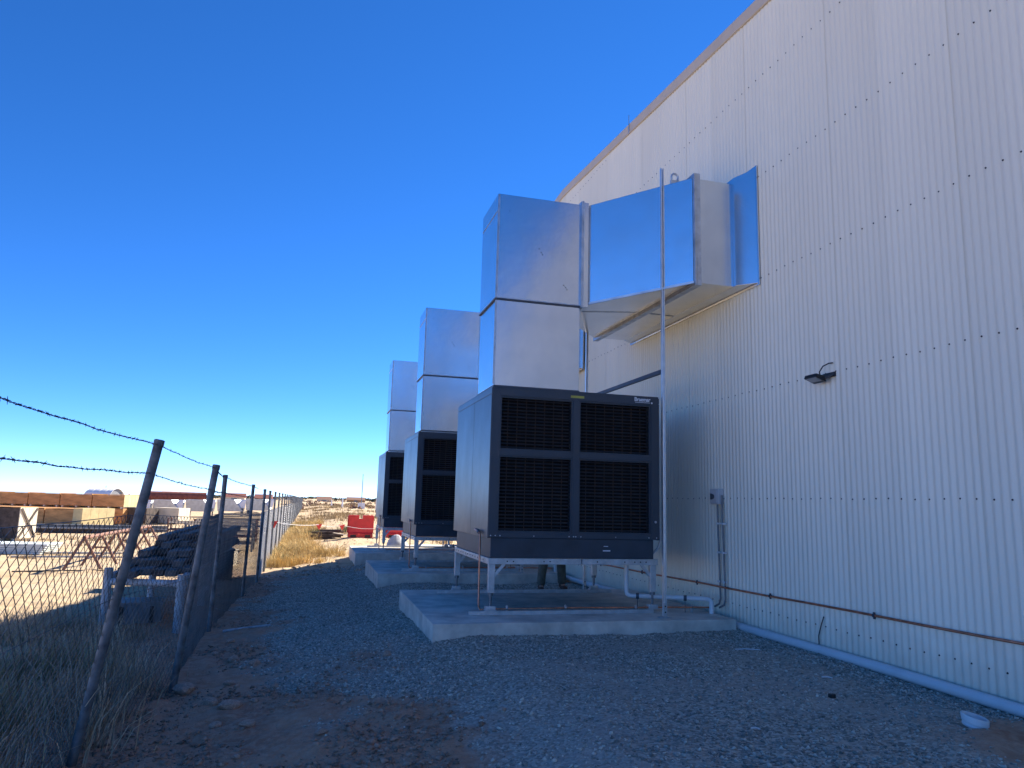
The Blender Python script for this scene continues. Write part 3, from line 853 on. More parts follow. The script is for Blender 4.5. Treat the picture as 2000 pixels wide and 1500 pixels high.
SETS = [(-.06, 6.24, -.055), (-.115, 12.48, -.11)]
copies = {
    'slab': [SL_LAB[1], SL_LAB[2]],
    'cooler': ['second of the three dark coolers, partly behind the nearest', 'farthest and smallest looking of the three dark coolers'],
    'stand': ['galvanised stand with four legs under the second cooler', 'galvanised stand with four legs under the farthest cooler'],
    'duct': ['second galvanised duct, standing between the nearest and farthest ducts', 'farthest galvanised duct, lowest against the sky'],
    'feed': ['thin copper feed pipe rising to the left side of the second cooler', 'thin copper feed pipe rising to the left side of the farthest cooler'],
    'drain': ['white plastic drain pipe under the second cooler', 'white plastic drain pipe under the farthest cooler'],
    'pole_a': ['front pole of the second duct, its foot showing under the nearest cooler', 'front pole of the farthest duct'],
    'pole_b': ['rear pole of the second duct', 'rear pole of the farthest duct'],
    'brace': ['dark tie bar between the poles of the second duct', 'dark tie bar between the poles of the farthest duct'],
    'rail0': ['near galvanised channel rail on the middle slab', 'near galvanised channel rail on the farthest slab'],
    'rail1': ['rear galvanised channel rail on the middle slab', 'rear galvanised channel rail on the farthest slab'],
}
src = dict(slab=slab, cooler=cooler, stand=stand, duct=duct, feed=feed, drain=drain, pole_a=pole_a, pole_b=pole_b, brace=brace, rail0=rails[0], rail1=rails[1])
for key, o in src.items():
    for i, (dx, dy, dz) in enumerate(SETS):
        c = copy_tree(o)
        c.location = o.location + Vector((dx, dy, dz))
        c['label'] = copies[key][i]

# ------------------------------------------------------------------ small things on the gravel
mb = MB()
x, y, z0 = 4.75, 4.53, gz1(4.75, 4.53)
pr = [(0, .082), (.012, .086), (.03, .078), (.034, .088), (.075, .09), (.082, .086), (.078, .076), (.04, .07)]
n = 20
vs, fs = [], []
for (h, rr) in pr:
    for k in range(n):
        a = 2 * math.pi * k / n
        vs.append((x + rr * math.cos(a), y + rr * math.sin(a), z0 + h + .02 * math.cos(a - 2.4) - .008))
for i in range(len(pr) - 1):
    for k in range(n):
        fs.append((i * n + k, i * n + (k + 1) % n, (i + 1) * n + (k + 1) % n, (i + 1) * n + k))
fs.append(tuple(range(n))); fs.append(tuple((len(pr) - 1) * n + k for k in range(n)))
mb.add(vs, fs)
tag(mb.build('pipe_fitting', M['pvc'], None, smooth=40), 'white plastic pipe fitting lying tilted on the red dirt near the wall', 'pipe fitting')
def stick(p, q, r, lab, m='white_pipe', cat='stick', nm='stick', grp=None):
    mb = MB(); a = Vector((*p, gz1(*p) + r + .004)); b = Vector((*q, gz1(*q) + r + .004))
    mb.tube([a, a.lerp(b, .5) + Vector((.01, .01, .004)), b], [r, r * .9, r * .6], 6)
    return tag(mb.build(nm, M[m]), lab, cat, grp)
stick((4.55, 7.35), (4.78, 7.22), .008, 'thin pale offcut stick lying on the gravel in front of the stormwater pipe', 'pvc')
stick((-1.05, 11.35), (-.42, 11.42), .020, 'pale weathered stick lying across the bank between fence and gravel')
stick((4.60, 6.0), (4.68, 5.96), .007, 'tiny white plastic scrap on the gravel nearest the stormwater pipe', 'pvc', 'scrap', 'plastic_scrap')
stick((3.05, 4.75), (3.12, 4.74), .008, 'small white scrap on the gravel at the bottom of the view', 'pvc', 'scrap', 'plastic_scrap')
mb = MB(); xx, yy = 4.18, 5.35
mb.box(xx, xx + .05, yy, yy + .04, gz1(xx, yy) - .01, gz1(xx, yy) + .03)
tag(mb.build('black_offcut', M['black'], None, bevel=.008), 'small black rubber offcut on the gravel', 'offcut')

# ------------------------------------------------------------------ person behind the nearest cooler
def skin_obj(name, joints, edges, matl, parent=None, levels=2, root=0):
    me = bpy.data.meshes.new(name)
    off = parent_loc(parent) if parent else Vector((0, 0, 0))
    me.from_pydata([tuple(Vector(j[:3]) - off) for j in joints], edges, [])
    o = bpy.data.objects.new(name, me); C.objects.link(o)
    sk = o.modifiers.new('skin', 'SKIN'); sk.use_smooth_shade = True
    sl = me.skin_vertices[0].data
    for i, j in enumerate(joints):
        rr = j[3]; sl[i].radius = rr if isinstance(rr, tuple) else (rr, rr)
        sl[i].use_root = (i == root)
    sub = o.modifiers.new('sub', 'SUBSURF'); sub.levels = levels; sub.render_levels = levels
    dg = bpy.context.evaluated_depsgraph_get()
    m2 = bpy.data.meshes.new_from_object(o.evaluated_get(dg))
    bpy.data.objects.remove(o); m2.name = name
    m2.materials.clear(); m2.materials.append(matl)
    o = bpy.data.objects.new(name, m2); C.objects.link(o)
    if parent: o.parent = parent
    m2.shade_smooth()
    return o
gx, gy = 4.25, 12.75
g0 = gz1(gx, gy) + .005
hipz = g0 + .94
LA = (4.06, 12.78); RA = (4.52, 12.98)
J = [(gx + .03, gy, hipz, (.12, .15)), (gx + .02, gy, hipz + .2, (.11, .15)), (gx, gy, hipz + .42, (.12, .18)), (gx, gy, hipz + .52, .07), (gx - .01, gy - .02, hipz + .62, .055), (gx - .02, gy - .04, hipz + .70, (.08, .075)), (gx - .02, gy - .05, hipz + .80, (.075, .07)),
     (gx - .08, gy - .02, hipz - .08, .09), (LA[0] + .03, LA[1] - .01, g0 + .49, .062), (LA[0], LA[1], g0 + .10, .042), (LA[0] - .03, LA[1] - .13, g0 + .035, .036),
     (gx + .14, gy + .02, hipz - .08, .09), (RA[0] - .03, RA[1] - .03, g0 + .49, .062), (RA[0], RA[1], g0 + .10, .042), (RA[0] + .02, RA[1] - .14, g0 + .035, .036),
     (gx - .19, gy, hipz + .47, .06), (gx - .25, gy - .06, hipz + .20, .046), (gx - .21, gy - .27, hipz + .06, .034), (gx - .19, gy - .36, hipz + .06, (.022, .035)),
     (gx + .19, gy, hipz + .47, .06), (gx + .26, gy - .05, hipz + .20, .046), (gx + .22, gy - .26, hipz + .08, .034), (gx + .20, gy - .35, hipz + .08, (.022, .035))]
E_ = [(0, 1), (1, 2), (2, 3), (3, 4), (4, 5), (5, 6), (0, 7), (7, 8), (8, 9), (9, 10), (0, 11), (11, 12), (12, 13), (13, 14), (2, 15), (15, 16), (16, 17), (17, 18), (2, 19), (19, 20), (20, 21), (21, 22)]
person = skin_obj('person', J, E_, M['skin'])
tag(person, 'person in dark olive trousers and brown boots standing behind the nearest cooler', 'person')
for hand, s in ((18, -1), (22, 1)):
    hx, hy, hzz, _ = J[hand]
    for f in range(5):
        dxx = (f - 1.5) * .017
        ln = (.065, .075, .07, .055)[f] if f < 4 else .05
        if f < 4: pts = [(hx + dxx, hy - .0, hzz, .011), (hx + dxx, hy - .05, hzz - .004, .0095), (hx + dxx, hy - .05 - ln * .6, hzz - .03, .008)]
        else: pts = [(hx - s * .025, hy + .03, hzz, .011), (hx - s * .05, hy - .01, hzz - .012, .0095), (hx - s * .05, hy - .04, hzz - .025, .008)]
        skin_obj('finger', pts, [(0, 1), (1, 2)], M['skin'], person, 1)
tr = skin_obj('trousers', [(gx + .03, gy, hipz + .10, (.13, .165)), (gx + .03, gy, hipz - .02, (.13, .17)), (gx - .08, gy - .02, hipz - .14, .112), (LA[0] + .035, LA[1] - .015, g0 + .50, .088), (LA[0] + .01, LA[1] + .01, g0 + .28, .080), (LA[0], LA[1] + .005, g0 + .09, .078),
                          (gx + .14, gy + .02, hipz - .14, .112), (RA[0] - .035, RA[1] - .035, g0 + .50, .088), (RA[0] - .005, RA[1] + .01, g0 + .28, .082), (RA[0], RA[1] + .005, g0 + .09, .080)],
              [(0, 1), (1, 2), (2, 3), (3, 4), (4, 5), (1, 6), (6, 7), (7, 8), (8, 9)], M['trouser'], person)
for (ax, ay, dx) in ((LA[0], LA[1], -.03), (RA[0], RA[1], .02)):
    bo = skin_obj('boot', [(ax, ay + .01, g0 + .17, .062), (ax, ay + .02, g0 + .07, .060), (ax + dx * .5, ay - .07, g0 + .055, (.052, .05)), (ax + dx, ay - .17, g0 + .045, (.05, .04))], [(0, 1), (1, 2), (2, 3)], M['boot'], person)
    mb = MB(); mb.prism([(ax - .055, ay + .085), (ax + .055, ay + .085), (ax + dx * .6 + .052, ay - .05), (ax + dx + .055, ay - .16), (ax + dx, ay - .225), (ax + dx - .055, ay - .16), (ax + dx * .6 - .052, ay - .05)], 2, g0 - .01, g0 + .022)
    mb.build('sole', M['sole'], person, bevel=.005)
skin_obj('shirt', [(gx + .02, gy, hipz + .06, (.135, .17)), (gx + .02, gy, hipz + .22, (.13, .17)), (gx, gy, hipz + .42, (.14, .20)), (gx, gy, hipz + .53, (.08, .09)), (gx - .19, gy, hipz + .47, .08), (gx - .24, gy - .05, hipz + .26, .066), (gx + .19, gy, hipz + .47, .08), (gx + .25, gy - .04, hipz + .26, .066)],
         [(0, 1), (1, 2), (2, 3), (2, 4), (4, 5), (2, 6), (6, 7)], M['shirt'], person)
skin_obj('hair', [(gx - .02, gy + .0, hipz + .70, (.07, .075)), (gx - .02, gy - .02, hipz + .83, (.083, .08))], [(0, 1)], M['hair'], person)
mb = MB()
hcx, hcy, hcz = gx - .02, gy - .045, hipz + .75
for s in (-1, 1):
    mb.tube([(hcx + s * .03, hcy - .078, hcz), (hcx + s * .03, hcy - .07, hcz)], .009, 8)
mb.build('eye', M['black'], person)
mb = MB(); mb.hexa([(hcx - .015, hcy - .10, hcz - .035), (hcx + .015, hcy - .10, hcz - .035), (hcx + .015, hcy - .06, hcz - .035), (hcx - .015, hcy - .06, hcz - .035)], [(hcx - .008, hcy - .08, hcz + .01), (hcx + .008, hcy - .08, hcz + .01), (hcx + .008, hcy - .06, hcz + .01), (hcx - .008, hcy - .06, hcz + .01)])
mb.build('nose', M['skin'], person, bevel=.004)
mb = MB(); mb.box(hcx - .022, hcx + .022, hcy - .078, hcy - .06, hcz - .062, hcz - .055); mb.build('mouth', M['rust'], person)

# ------------------------------------------------------------------ chain link fence
fence = thing('chain_link_fence', 'long chain link fence with leaning pipe posts and two barbed wires', 'fence', (-1.2, 6, -.3))
POSTS = [(-1.50, 2.9, -1.16, 1.98), (-1.475, 6.05, -1.125, 2.0), (-1.16, 8.08, -.945, 1.905), (-1.235, 11.4, -1.20, 1.89), (-1.17, 16.0, -1.13, 1.83), (-1.07, 18.6, -1.045, 1.765)]
yy = 22.0
while yy < 132:
    POSTS.append((-1.08 - .0008 * yy, yy, -1.08 - .0008 * yy + .01, 1.765 - .0022 * (yy - 18) - .10 * (yy > 60) * min(1, (yy - 60) / 40)))
    yy += 3.4
PY = [p[1] for p in POSTS]; PB = [p[0] for p in POSTS]; PT = [p[2] for p in POSTS]; PZ = [p[3] for p in POSTS]
for (xb, yy, xt, zt) in POSTS:
    zb = gz1(xb, yy)
    mb = MB()
    d = Vector((xt - xb, 0, zt - zb)).normalized()
    b = Vector((xb, yy, zb)) - d * .25; t = Vector((xt, yy, zt))
    big = .034 if yy < 9 else .032
    mb.tube([b, t - d * .05, t - d * .05, t - d * .005, t], [big, big, big * 1.12, big * 1.12, big * .8], 14)
    po = mb.build('post', M['post'], fence, smooth=40)

def fence_x(y, z):
    b = np.interp(y, PY, PB); t = np.interp(y, PY, PT); zt = np.interp(y, PY, PZ)
    zb = -.30
    return b + (t - b) * np.clip((z - zb) / (zt - zb), -.1, 1.1) - .036

def chain(y0, y1, w, h, r, top, wire):
    ns_ = int((y1 - y0) / (w / 2))
    k = np.arange(ns_)
    ya = y0 + k * w / 2
    zb = ground_z(fence_x(ya, 0 * ya - .3), ya) - .02
    zt = np.interp(ya, PY, PZ) - top
    nseg = int((1.42 + .5) / (h / 2)) + 1
    # levels from the top down so the knuckles line up along the top wire
    lv = np.arange(nseg + 1)
    Z = zt[:, None] - lv[None] * h / 2
    par = (lv[None] + k[:, None]) % 2
    ov = w * .085
    Yc = ya[:, None] + np.where(par == 0, -ov, w / 2 + ov)
    sag = .012 * np.sin(ya * .9)[:, None] + .006 * np.sin(ya * 3.7)[:, None]
    Z = np.maximum(Z + sag + .006 * np.sin(ya * 2.3)[:, None] * lv[None] / 10, zb[:, None])
    X = fence_x(Yc, Z) + np.where(par == 0, r, -r) + .02 * np.sin(ya[:, None] * 1.1 + Z * 2.0) * .6
    cen = np.stack([X, Yc, Z], -1)          # ns, nlev, 3
    # 3-sided tubes
    ang = np.array([0, 2.094, 4.188])
    offs = np.stack([np.cos(ang) * r, np.sin(ang) * r * .7, np.sin(ang) * r * .7], -1)
    V = cen[:, :, None, :] + offs[None, None]
    nl = nseg + 1
    V = V.reshape(-1, 3)
    base = (np.arange(ns_)[:, None] * nl + np.arange(nseg)[None]) * 3
    F = []
    for q in range(3):
        a_, b_ = q, (q + 1) % 3
        F.append(np.stack([base + a_, base + b_, base + 3 + b_, base + 3 + a_], -1).reshape(-1, 4))
    F = np.concatenate(F)
    # drop degenerate links that ended below ground
    zz = V[:, 2]
    keep = np.abs(zz[F[:, 0]] - zz[F[:, 3]]) > 1e-4
    o = raw_mesh('wire_mesh', V - np.array(fence.location)[None], F[keep], wire)
    o.parent = fence; o['kind'] = 'stuff'
    return o
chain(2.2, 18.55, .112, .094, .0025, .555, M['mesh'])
chain(18.6, 36, .112, .094, .0042, .55, M['mesh_sunlit'])
chain(36, 130, .20, .20, .013, .55, M['mesh_sunlit'])

def barb(dz, nm):
    mb = MB()
    pts = []
    for i in range(len(POSTS) - 1):
        (xb, ya, xt, zt), (xb2, yb, xt2, zt2) = POSTS[i], POSTS[i + 1]
        n_ = 14 if ya < 12 else 5
        if ya > 70: n_ = 2
        for k in range(n_):
            t = k / n_
            y_ = ya + (yb - ya) * t
            z_ = zt + (zt2 - zt) * t - dz - .014 * math.sin(math.pi * t) + random.uniform(-.004, .004)
            pts.append((float(fence_x(y_, z_)) + .03 + .0 * t, y_, z_))
    # two strands twisted
    def at(s, ph):
        out = []
        L = 0
        for i in range(len(pts) - 1):
            a, b = Vector(pts[i]), Vector(pts[i + 1])
            ln = (b - a).length
            if a.y > 14:
                out.append(a); continue
            n_ = max(2, int(ln / .02))
            for k in range(n_):
                t = k / n_
                an = (L + ln * t) * 60 + ph
                out.append(a.lerp(b, t) + Vector((math.cos(an), 0, math.sin(an))) * .0028)
            L += ln
        return out
    mb.tube(at(0, 0), .0021, 4, False)
    mb.tube([p for p in at(0, math.pi) if p.y < 14], .0021, 4, False)
    o = mb.build('barbed_wire', M['barb'], fence)
    # barbs
    mb = MB()
    acc = 0
    for i in range(len(pts) - 1):
        a, b = Vector(pts[i]), Vector(pts[i + 1])
        if a.y > 17: break
        ln = (b - a).length; n_ = max(1, int(round(ln / .10)))
        for k in range(n_):
            p = a.lerp(b, (k + random.uniform(.2, .6)) / n_)
            for q in range(2):
                d = Vector((random.gauss(0, 1), random.gauss(0, .35), random.gauss(0, 1))).normalized() * random.uniform(.011, .018)
                mb.tube([p - d, p, p + d], [.0008, .0022, .0008], 4)
            mb.tube([p - (b - a).normalized() * .009, p + (b - a).normalized() * .009], .0048, 5)
    if mb.v:
        bo = mb.build('barb', M['barb'], o); bo['kind'] = 'stuff'
barb(.035, 'a'); barb(.255, 'b')
# tension wires at the top and bottom of the mesh
for dz in (.55, 1.15):
    mb = MB(); pts = []
    for yy in list(np.arange(2.2, 40, .5)) + list(np.arange(40, 130, 5)):
        z_ = float(np.interp(yy, PY, PZ)) - dz + .012 * math.sin(yy * .9)
        pts.append((float(fence_x(yy, z_)) + .004, yy, z_))
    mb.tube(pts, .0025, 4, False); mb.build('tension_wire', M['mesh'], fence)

# ------------------------------------------------------------------ grass and weeds
def blades(name, clumps, matl, seed=1, nb=(60, 120), h=(.2, .45), spread=.16, width=.004, lean=.6):
    rg = np.random.default_rng(seed)
    V, Fq = [], []
    o = 0
    for (cx, cy, sc) in clumps:
        n_ = int(rg.uniform(*nb))
        a = rg.uniform(0, 6.28, n_); rr = np.abs(rg.normal(0, spread * sc, n_))
        x = cx + rr * np.cos(a); y = cy + rr * np.sin(a); z = ground_z(x, y) - .01
        hh = rg.uniform(h[0], h[1], n_) * sc * rg.uniform(.5, 1, n_)
        la = a + rg.normal(0, .7, n_); ll = hh * np.abs(rg.normal(0, lean, n_))
        w = width * rg.uniform(.6, 1.4, n_) * (1 + .03 * math.hypot(cx, cy))
        pa = rg.uniform(0, 6.28, n_)
        wx, wy = np.cos(pa) * w, np.sin(pa) * w
        mx, my = x + np.cos(la) * ll * .35, y + np.sin(la) * ll * .35
        tx, ty = x + np.cos(la) * ll, y + np.sin(la) * ll
        zm, zt = z + hh * .6, z + hh
        vs = np.stack([np.stack([x - wx, y - wy, z], 1), np.stack([x + wx, y + wy, z], 1), np.stack([mx + wx * .8, my + wy * .8, zm], 1), np.stack([mx - wx * .8, my - wy * .8, zm], 1),
                       np.stack([tx + wx * .2, ty + wy * .2, zt], 1), np.stack([tx - wx * .2, ty - wy * .2, zt], 1)], 1)
        V.append(vs.reshape(-1, 3))
        b = o + np.arange(n_) * 6
        Fq.append(np.stack([b, b + 1, b + 2, b + 3], 1)); Fq.append(np.stack([b + 3, b + 2, b + 4, b + 5], 1))
        o += n_ * 6
    ob = raw_mesh(name, np.concatenate(V), np.concatenate(Fq), matl)
    return tag(ob, kind='stuff')
cl = []
for _ in range(230):
    x, y = random.uniform(-4.2, -1.45), 4.2 + 9.5 * random.random() ** 1.3
    if vnoise(x, y, .8, 51) > .47: cl.append((x, y, random.uniform(.5, 1.25) * (1.1 if x > -2.6 else .8)))
blades('dry_grass', cl, M['dry'], 2, (80, 150), (.15, .50), .17, .0034)
cl = [(random.uniform(-3.6, -2.0), random.uniform(5.2, 8.6), random.uniform(.8, 1.3)) for _ in range(26)]
blades('tall_weed', cl, mat('weed_olive', (.30, .28, .15), rough=.95, vary=.2, isl=.45), 5, (120, 200), (.25, .55), .2, .0025, .35)
cl = []
for _ in range(420):
    y = 23.2 + 34 * random.random() ** 1.5
    x = -1.0 + abs(random.gauss(0, .55 + .012 * y))
    if y > 26.5 and x > .15 + .02 * (y - 27): continue
    if x < 2.2 and vnoise(x, y, .9, 81) > .40 and (y > 26 or random.random() < .5): cl.append((x, y, random.uniform(.6, 1.2)))
blades('straw_grass', cl, M['straw'], 3, (90, 160), (.18, .5), .22, .003)
cl = []
for _ in range(420):
    y = 26 + 150 * random.random() ** 1.3
    x = random.uniform(-.8, 4 + y * .09)
    if 25 < y < 37 and .2 < x < 5: continue
    if vnoise(x, y, .12, 61) > .45: cl.append((x, y, random.uniform(.5, 1.1) * (1 + y * .004)))
blades('field_grass', cl, mat('field_straw', (.40, .29, .15), rough=.95, vary=.2, isl=.4), 4, (40, 70), (.15, .4), .5, .006)
cl = []
for _ in range(260):
    y = 15 + 60 * random.random() ** 1.2
    x = random.uniform(-3.2 - y * .30, -1.9)
    if vnoise(x, y, .2, 71) > .55: cl.append((x, y, random.uniform(.4, .9)))
blades('yard_grass', cl, mat('yard_straw', (.38, .28, .15), rough=.95, vary=.2, isl=.4), 8, (40, 80), (.12, .35), .4, .005)
cl = [(x + random.gauss(0, .25), y + random.gauss(0, .3), random.uniform(.5, 1)) for (x, y) in ((-.75, 27.5), (-.7, 24.2), (.45, 38.2), (.1, 39), (2.0, 40), (-.6, 50)) for _ in range(9)]
blades('green_weed', cl, M['green'], 6, (90, 140), (.2, .5), .22, .004, .5)

# ------------------------------------------------------------------ far scrub on the skyline
def blob_scatter(name, pts, sizes, matl, seed):
    rg = np.random.default_rng(seed)
    V, F_ = [], []
    o = 0
    for (x, y), s in zip(pts, sizes):
        z = float(base_z(np.array([x]), np.array([y]))[0]) - .1
        n_ = 34
        th = rg.uniform(0, 6.28, n_); rr = np.sqrt(rg.uniform(0, 1, n_)) * s * 1.5
        zz = z + rg.uniform(.05, 1, n_) ** .8 * s * (1.1 - .5 * (rr / (s * 1.5)) ** 2)
        cx, cy = x + rr * np.cos(th), y + rr * np.sin(th)
        q = s * rg.uniform(.22, .42, n_)
        d = rg.normal(0, 1, (n_, 3)); d /= np.linalg.norm(d, axis=1)[:, None]
        e = np.cross(d, rg.normal(0, 1, (n_, 3))); e /= np.linalg.norm(e, axis=1)[:, None]
        f = np.cross(d, e)
        c = np.stack([cx, cy, zz], 1)
        vs = np.stack([c + e * q[:, None], c + f * q[:, None] * .7, c - e * q[:, None], c - f * q[:, None] * .7], 1)
        V.append(vs.reshape(-1, 3)); b = o + np.arange(n_) * 4
        F_.append(np.stack([b, b + 1, b + 2, b + 3], 1)); o += 4 * n_
    return tag(raw_mesh(name, np.concatenate(V), np.concatenate(F_), matl), kind='stuff')
pts, sz = [], []
for _ in range(620):
    d = random.uniform(420, 1500); az = math.radians(random.uniform(-32, 12))
    pts.append((d * math.sin(az), d * math.cos(az))); sz.append(random.uniform(1.2, 2.6) * (d / 700) ** .5)
blob_scatter('far_scrub', pts, sz, M['scrub'], 3)
pts, sz = [], []
for _ in range(160):
    d = random.uniform(120, 420); az = math.radians(random.uniform(-2, 10))
    pts.append((d * math.sin(az), d * math.cos(az))); sz.append(random.uniform(.3, .8))
blob_scatter('low_scrub', pts, sz, mat('low_scrub', (.22, .13, .085), rough=1, vary=.2, isl=.4), 5)

# ------------------------------------------------------------------ red barriers, flags, junk beyond the slabs
def barrier(x, y, lab, rot=0):
    z = gz1(x, y)
    r = thing('traffic_barrier', lab, 'barrier', (x, y, z), 'red barriers on the dirt track')
    w, h = 1.08, .98
    mb = MB()
    def prof_at(xx): return None
    # stepped cross-section (y,z) extruded along x, with a notch cut in the top edge
    sec = [(-.30, 0), (-.30, .16), (-.22, .24), (-.17, .50), (-.155, .50), (-.155, .53), (-.17, .53), (-.15, h - .06), (-.17, h - .06), (-.17, h - .0), (.17, h), (.17, h - .06), (.15, h - .06), (.22, .24), (.30, .16), (.30, 0)]
    xs_ = [-w / 2, -.06]
    mb.prism([(y + a, z + b) for a, b in sec], 0, x - w / 2, x - .085)
    mb.prism([(y + a, z + b) for a, b in sec], 0, x + .085, x + w / 2)
    low = [(-.30, 0), (-.30, .16), (-.22, .24), (-.17, .50), (-.155, .50), (-.155, .53), (-.17, .53), (-.152, h - .16), (.152, h - .16), (.22, .24), (.30, .16), (.30, 0)]
    mb.prism([(y + a, z + b) for a, b in low], 0, x - .085, x + .085)
    mb.build('body', M['red'], r)
    for sx in (-1, 1):
        mb = MB(); mb.box(x + sx * (w / 2 + .02) - .02, x + sx * (w / 2 + .02) + .02, y - .10, y + .10, z + .2, z + h - .04); mb.build('end_lug', M['red'], r, bevel=.01)
        mb = MB(); mb.box(x + sx * .32 - .12, x + sx * .32 + .12, y - .315, y - .3005, z + .02, z + .12); mb.build('fork_slot', M['black'], r)
    mb = MB(); mb.tube([(x - .08, y - .318, z + .14), (x - .08, y - .296, z + .14)], .05, 12); mb.build('bung', M['flag'], r)
    return r
barrier(2.30, 34.4, 'upright red plastic barrier standing alone on the sunlit dirt track')
barrier(4.02, 34.6, 'red plastic barrier half hidden behind the farthest cooler')
bl = thing('bunting_line', 'white rope with red flags strung from the fence across the dirt', 'bunting', (-1.0, 26, .5))
ends = [(-1.08, 25.4, .78), (.42, 31, .52), (1.35, 31.5, .50), (2.86, 32.0, .37), (3.6, 30, .55)]
mb = MB(); pts = []
for a, b in zip(ends[:-1], ends[1:]):
    for k in range(8):
        t = k / 8; p = Vector(a).lerp(Vector(b), t); p.z -= .06 * math.sin(math.pi * t); pts.append(p)
pts.append(Vector(ends[-1])); mb.tube(pts, .006, 5); mb.build('rope', M['white_mark'], bl)
for i, (p, s) in enumerate(((ends[0], .13), (ends[1], .13), (ends[2], .13), (ends[3], .11))):
    mb = MB(); x, y, z = p
    mb.add([(x - s, y, z + .02), (x + s, y + .02, z + .03), (x + .03, y - .04, z - 1.6 * s), (x - s, y + .006, z + .02), (x + s, y + .026, z + .03), (x + .03, y - .034, z - 1.6 * s)], [(0, 1, 2), (5, 4, 3), (0, 3, 4, 1), (1, 4, 5, 2), (2, 5, 3, 0)])
    mb.build('flag', M['flag'], bl)
# pile of timber offcuts
for i in range(14):
    x, y = .95 + random.uniform(-.35, .35), 35.3 + random.uniform(-.25, .25)
    z = gz1(x, y) + .06 + .075 * (i // 3)
    a = random.uniform(-.35, .35); L = random.uniform(.35, .6)
    mb = MB(); mb.bar((x - L * math.cos(a), y - L * math.sin(a), z), (x + L * math.cos(a), y + L * math.sin(a), z + random.uniform(-.03, .03)), .10, .075)
    tag(mb.build('timber_offcut', M['timber_dark' if i % 4 else 'timber_grey'], None), 'short dark timber offcut in the pile left of the red barrier', 'timber', 'timber offcuts in the pile')
mb = MB(); mb.bar((1.15, 35.0, .03), (1.78, 34.7, -.05), .10, .03); tag(mb.build('plank', M['timber_white']), 'pale plank sloping from the dark timber pile to the red barrier', 'plank')
# tarp covered heap and pale sheeting behind the farthest slab
def heap(cx, cy, rx, ry, h, matl, nm, lab, cat, seed):
    bm = bmesh.new(); bmesh.ops.create_uvsphere(bm, u_segments=24, v_segments=14, radius=1)
    rg = random.Random(seed); z = gz1(cx, cy)
    for v in bm.verts:
        n_ = .82 + .3 * float(vnoise(np.array([v.co.x * 2 + seed]), np.array([v.co.y * 2 + v.co.z]), 1.3, seed)[0])
        v.co = Vector((cx + v.co.x * rx * n_, cy + v.co.y * ry * n_, z + max(-.03, v.co.z * h * n_)))
    me = bpy.data.meshes.new(nm); bm.to_mesh(me); bm.free(); me.materials.append(matl); me.shade_smooth()
    o = bpy.data.objects.new(nm, me); C.objects.link(o); return tag(o, lab, cat)
heap(3.05, 26.2, .45, .4, .50, M['tarp'], 'covered_heap', 'grey tarp covered heap seen between the legs of the farthest cooler', 'heap', 3)
heap(4.4, 27.5, 1.2, .6, .12, M['sheet_white'], 'plastic_sheet', 'pale crumpled sheeting on the sunlit ground behind the farthest slab', 'sheet', 5)

# far posts and masts on the field
def mast(x, y, h, r, lab, basebox=True, cat='mast', nm='mast', grp=None, m='steel_grey'):
    z = gz1(x, y)
    t = thing(nm, lab, cat, (x, y, z), grp)
    mb = MB(); mb.tube([(x, y, z), (x, y, z + h)], [r, r * .6], 8); mb.build('shaft', M[m], t)
    if basebox:
        mb = MB(); mb.box(x - .55, x + .55, y - .4, y + .4, z - .1, z + .95); mb.build('base_cabinet', M['white_shed'], t)
    return t
mast(8.3, 125, 5.7, .09, 'slim grey mast with white base cabinet far out on the dry field')
mast(5.26, 126, 1.6, .16, 'white marker post on the field left of the mast', False, 'post', 'marker_post', None, 'white_shed')
mast(4.3, 154, 1.2, .16, 'white marker post farthest left on the dry field', False, 'post', 'marker_post', None, 'white_shed')
mast(8.5, 99, 1.8, .10, 'pale marker post beside the farthest cooler on the field', False, 'post', 'marker_post', None, 'white_shed')
mast(-63, 262, 5.4, .14, 'dark thin pole rising behind the crates beside the arched shed', False, 'pole', 'utility_pole')
def farm_shed(x, y, w, dpt, h, roofm, wallm, lab, rot=0, pitch=.25, cat='shed'):
    z = float(base_z(np.array([x]), np.array([y]))[0])
    t = thing('farm_shed', lab, cat, (x, y, z), 'far sheds beyond the yard')
    mb = MB(); mb.box(x - w / 2, x + w / 2, y - dpt / 2, y + dpt / 2, z - .5, z + h); mb.build('wall', wallm, t)
    mb = MB(); mb.prism([(y - dpt / 2 - .2, z + h + .003), (y + dpt / 2 + .2, z + h + .003), (y, z + h + dpt * pitch)], 0, x - w / 2 - .2, x + w / 2 + .2); mb.build('roof', roofm, t)
    mb = MB(); mb.box(x - .8, x + .8, y - dpt / 2 - .06, y - dpt / 2 - .005, z, z + min(h - .2, 2)); mb.build('door', M['steel_grey'], t)
    return t
farm_shed(-56.0, 250, 5, 5, 2.2, M['white_shed'], M['white_shed'], 'small white shed right of the arched shed')
farm_shed(-49.5, 250, 5.5, 5, 2.6, M['white_shed'], M['steel_grey'], 'grey walled shed with white roof edge beyond the yard')
farm_shed(-44, 262, 4.5, 5, 2.8, M['white_shed'], M['timber_white'], 'cream shed at the right end of the far sheds')
farm_shed(-22, 240, 6, 5, 1.8, M['rust_red'], M['timber_white'], 'low red roofed shed just left of the fence on the skyline')
farm_shed(-14, 245, 5, 5, 1.6, M['rust_red'], M['rust'], 'second low red roofed shed touching the fence line')
farm_shed(6.0, 330, 6, 5, 1.0, M['rust'], M['timber_white'], 'low brown roofed house on the field beyond the fence end')
farm_shed(20.5, 350, 8, 5, 1.1, M['rust'], M['timber_brown'], 'wide low brown house behind the slim mast')
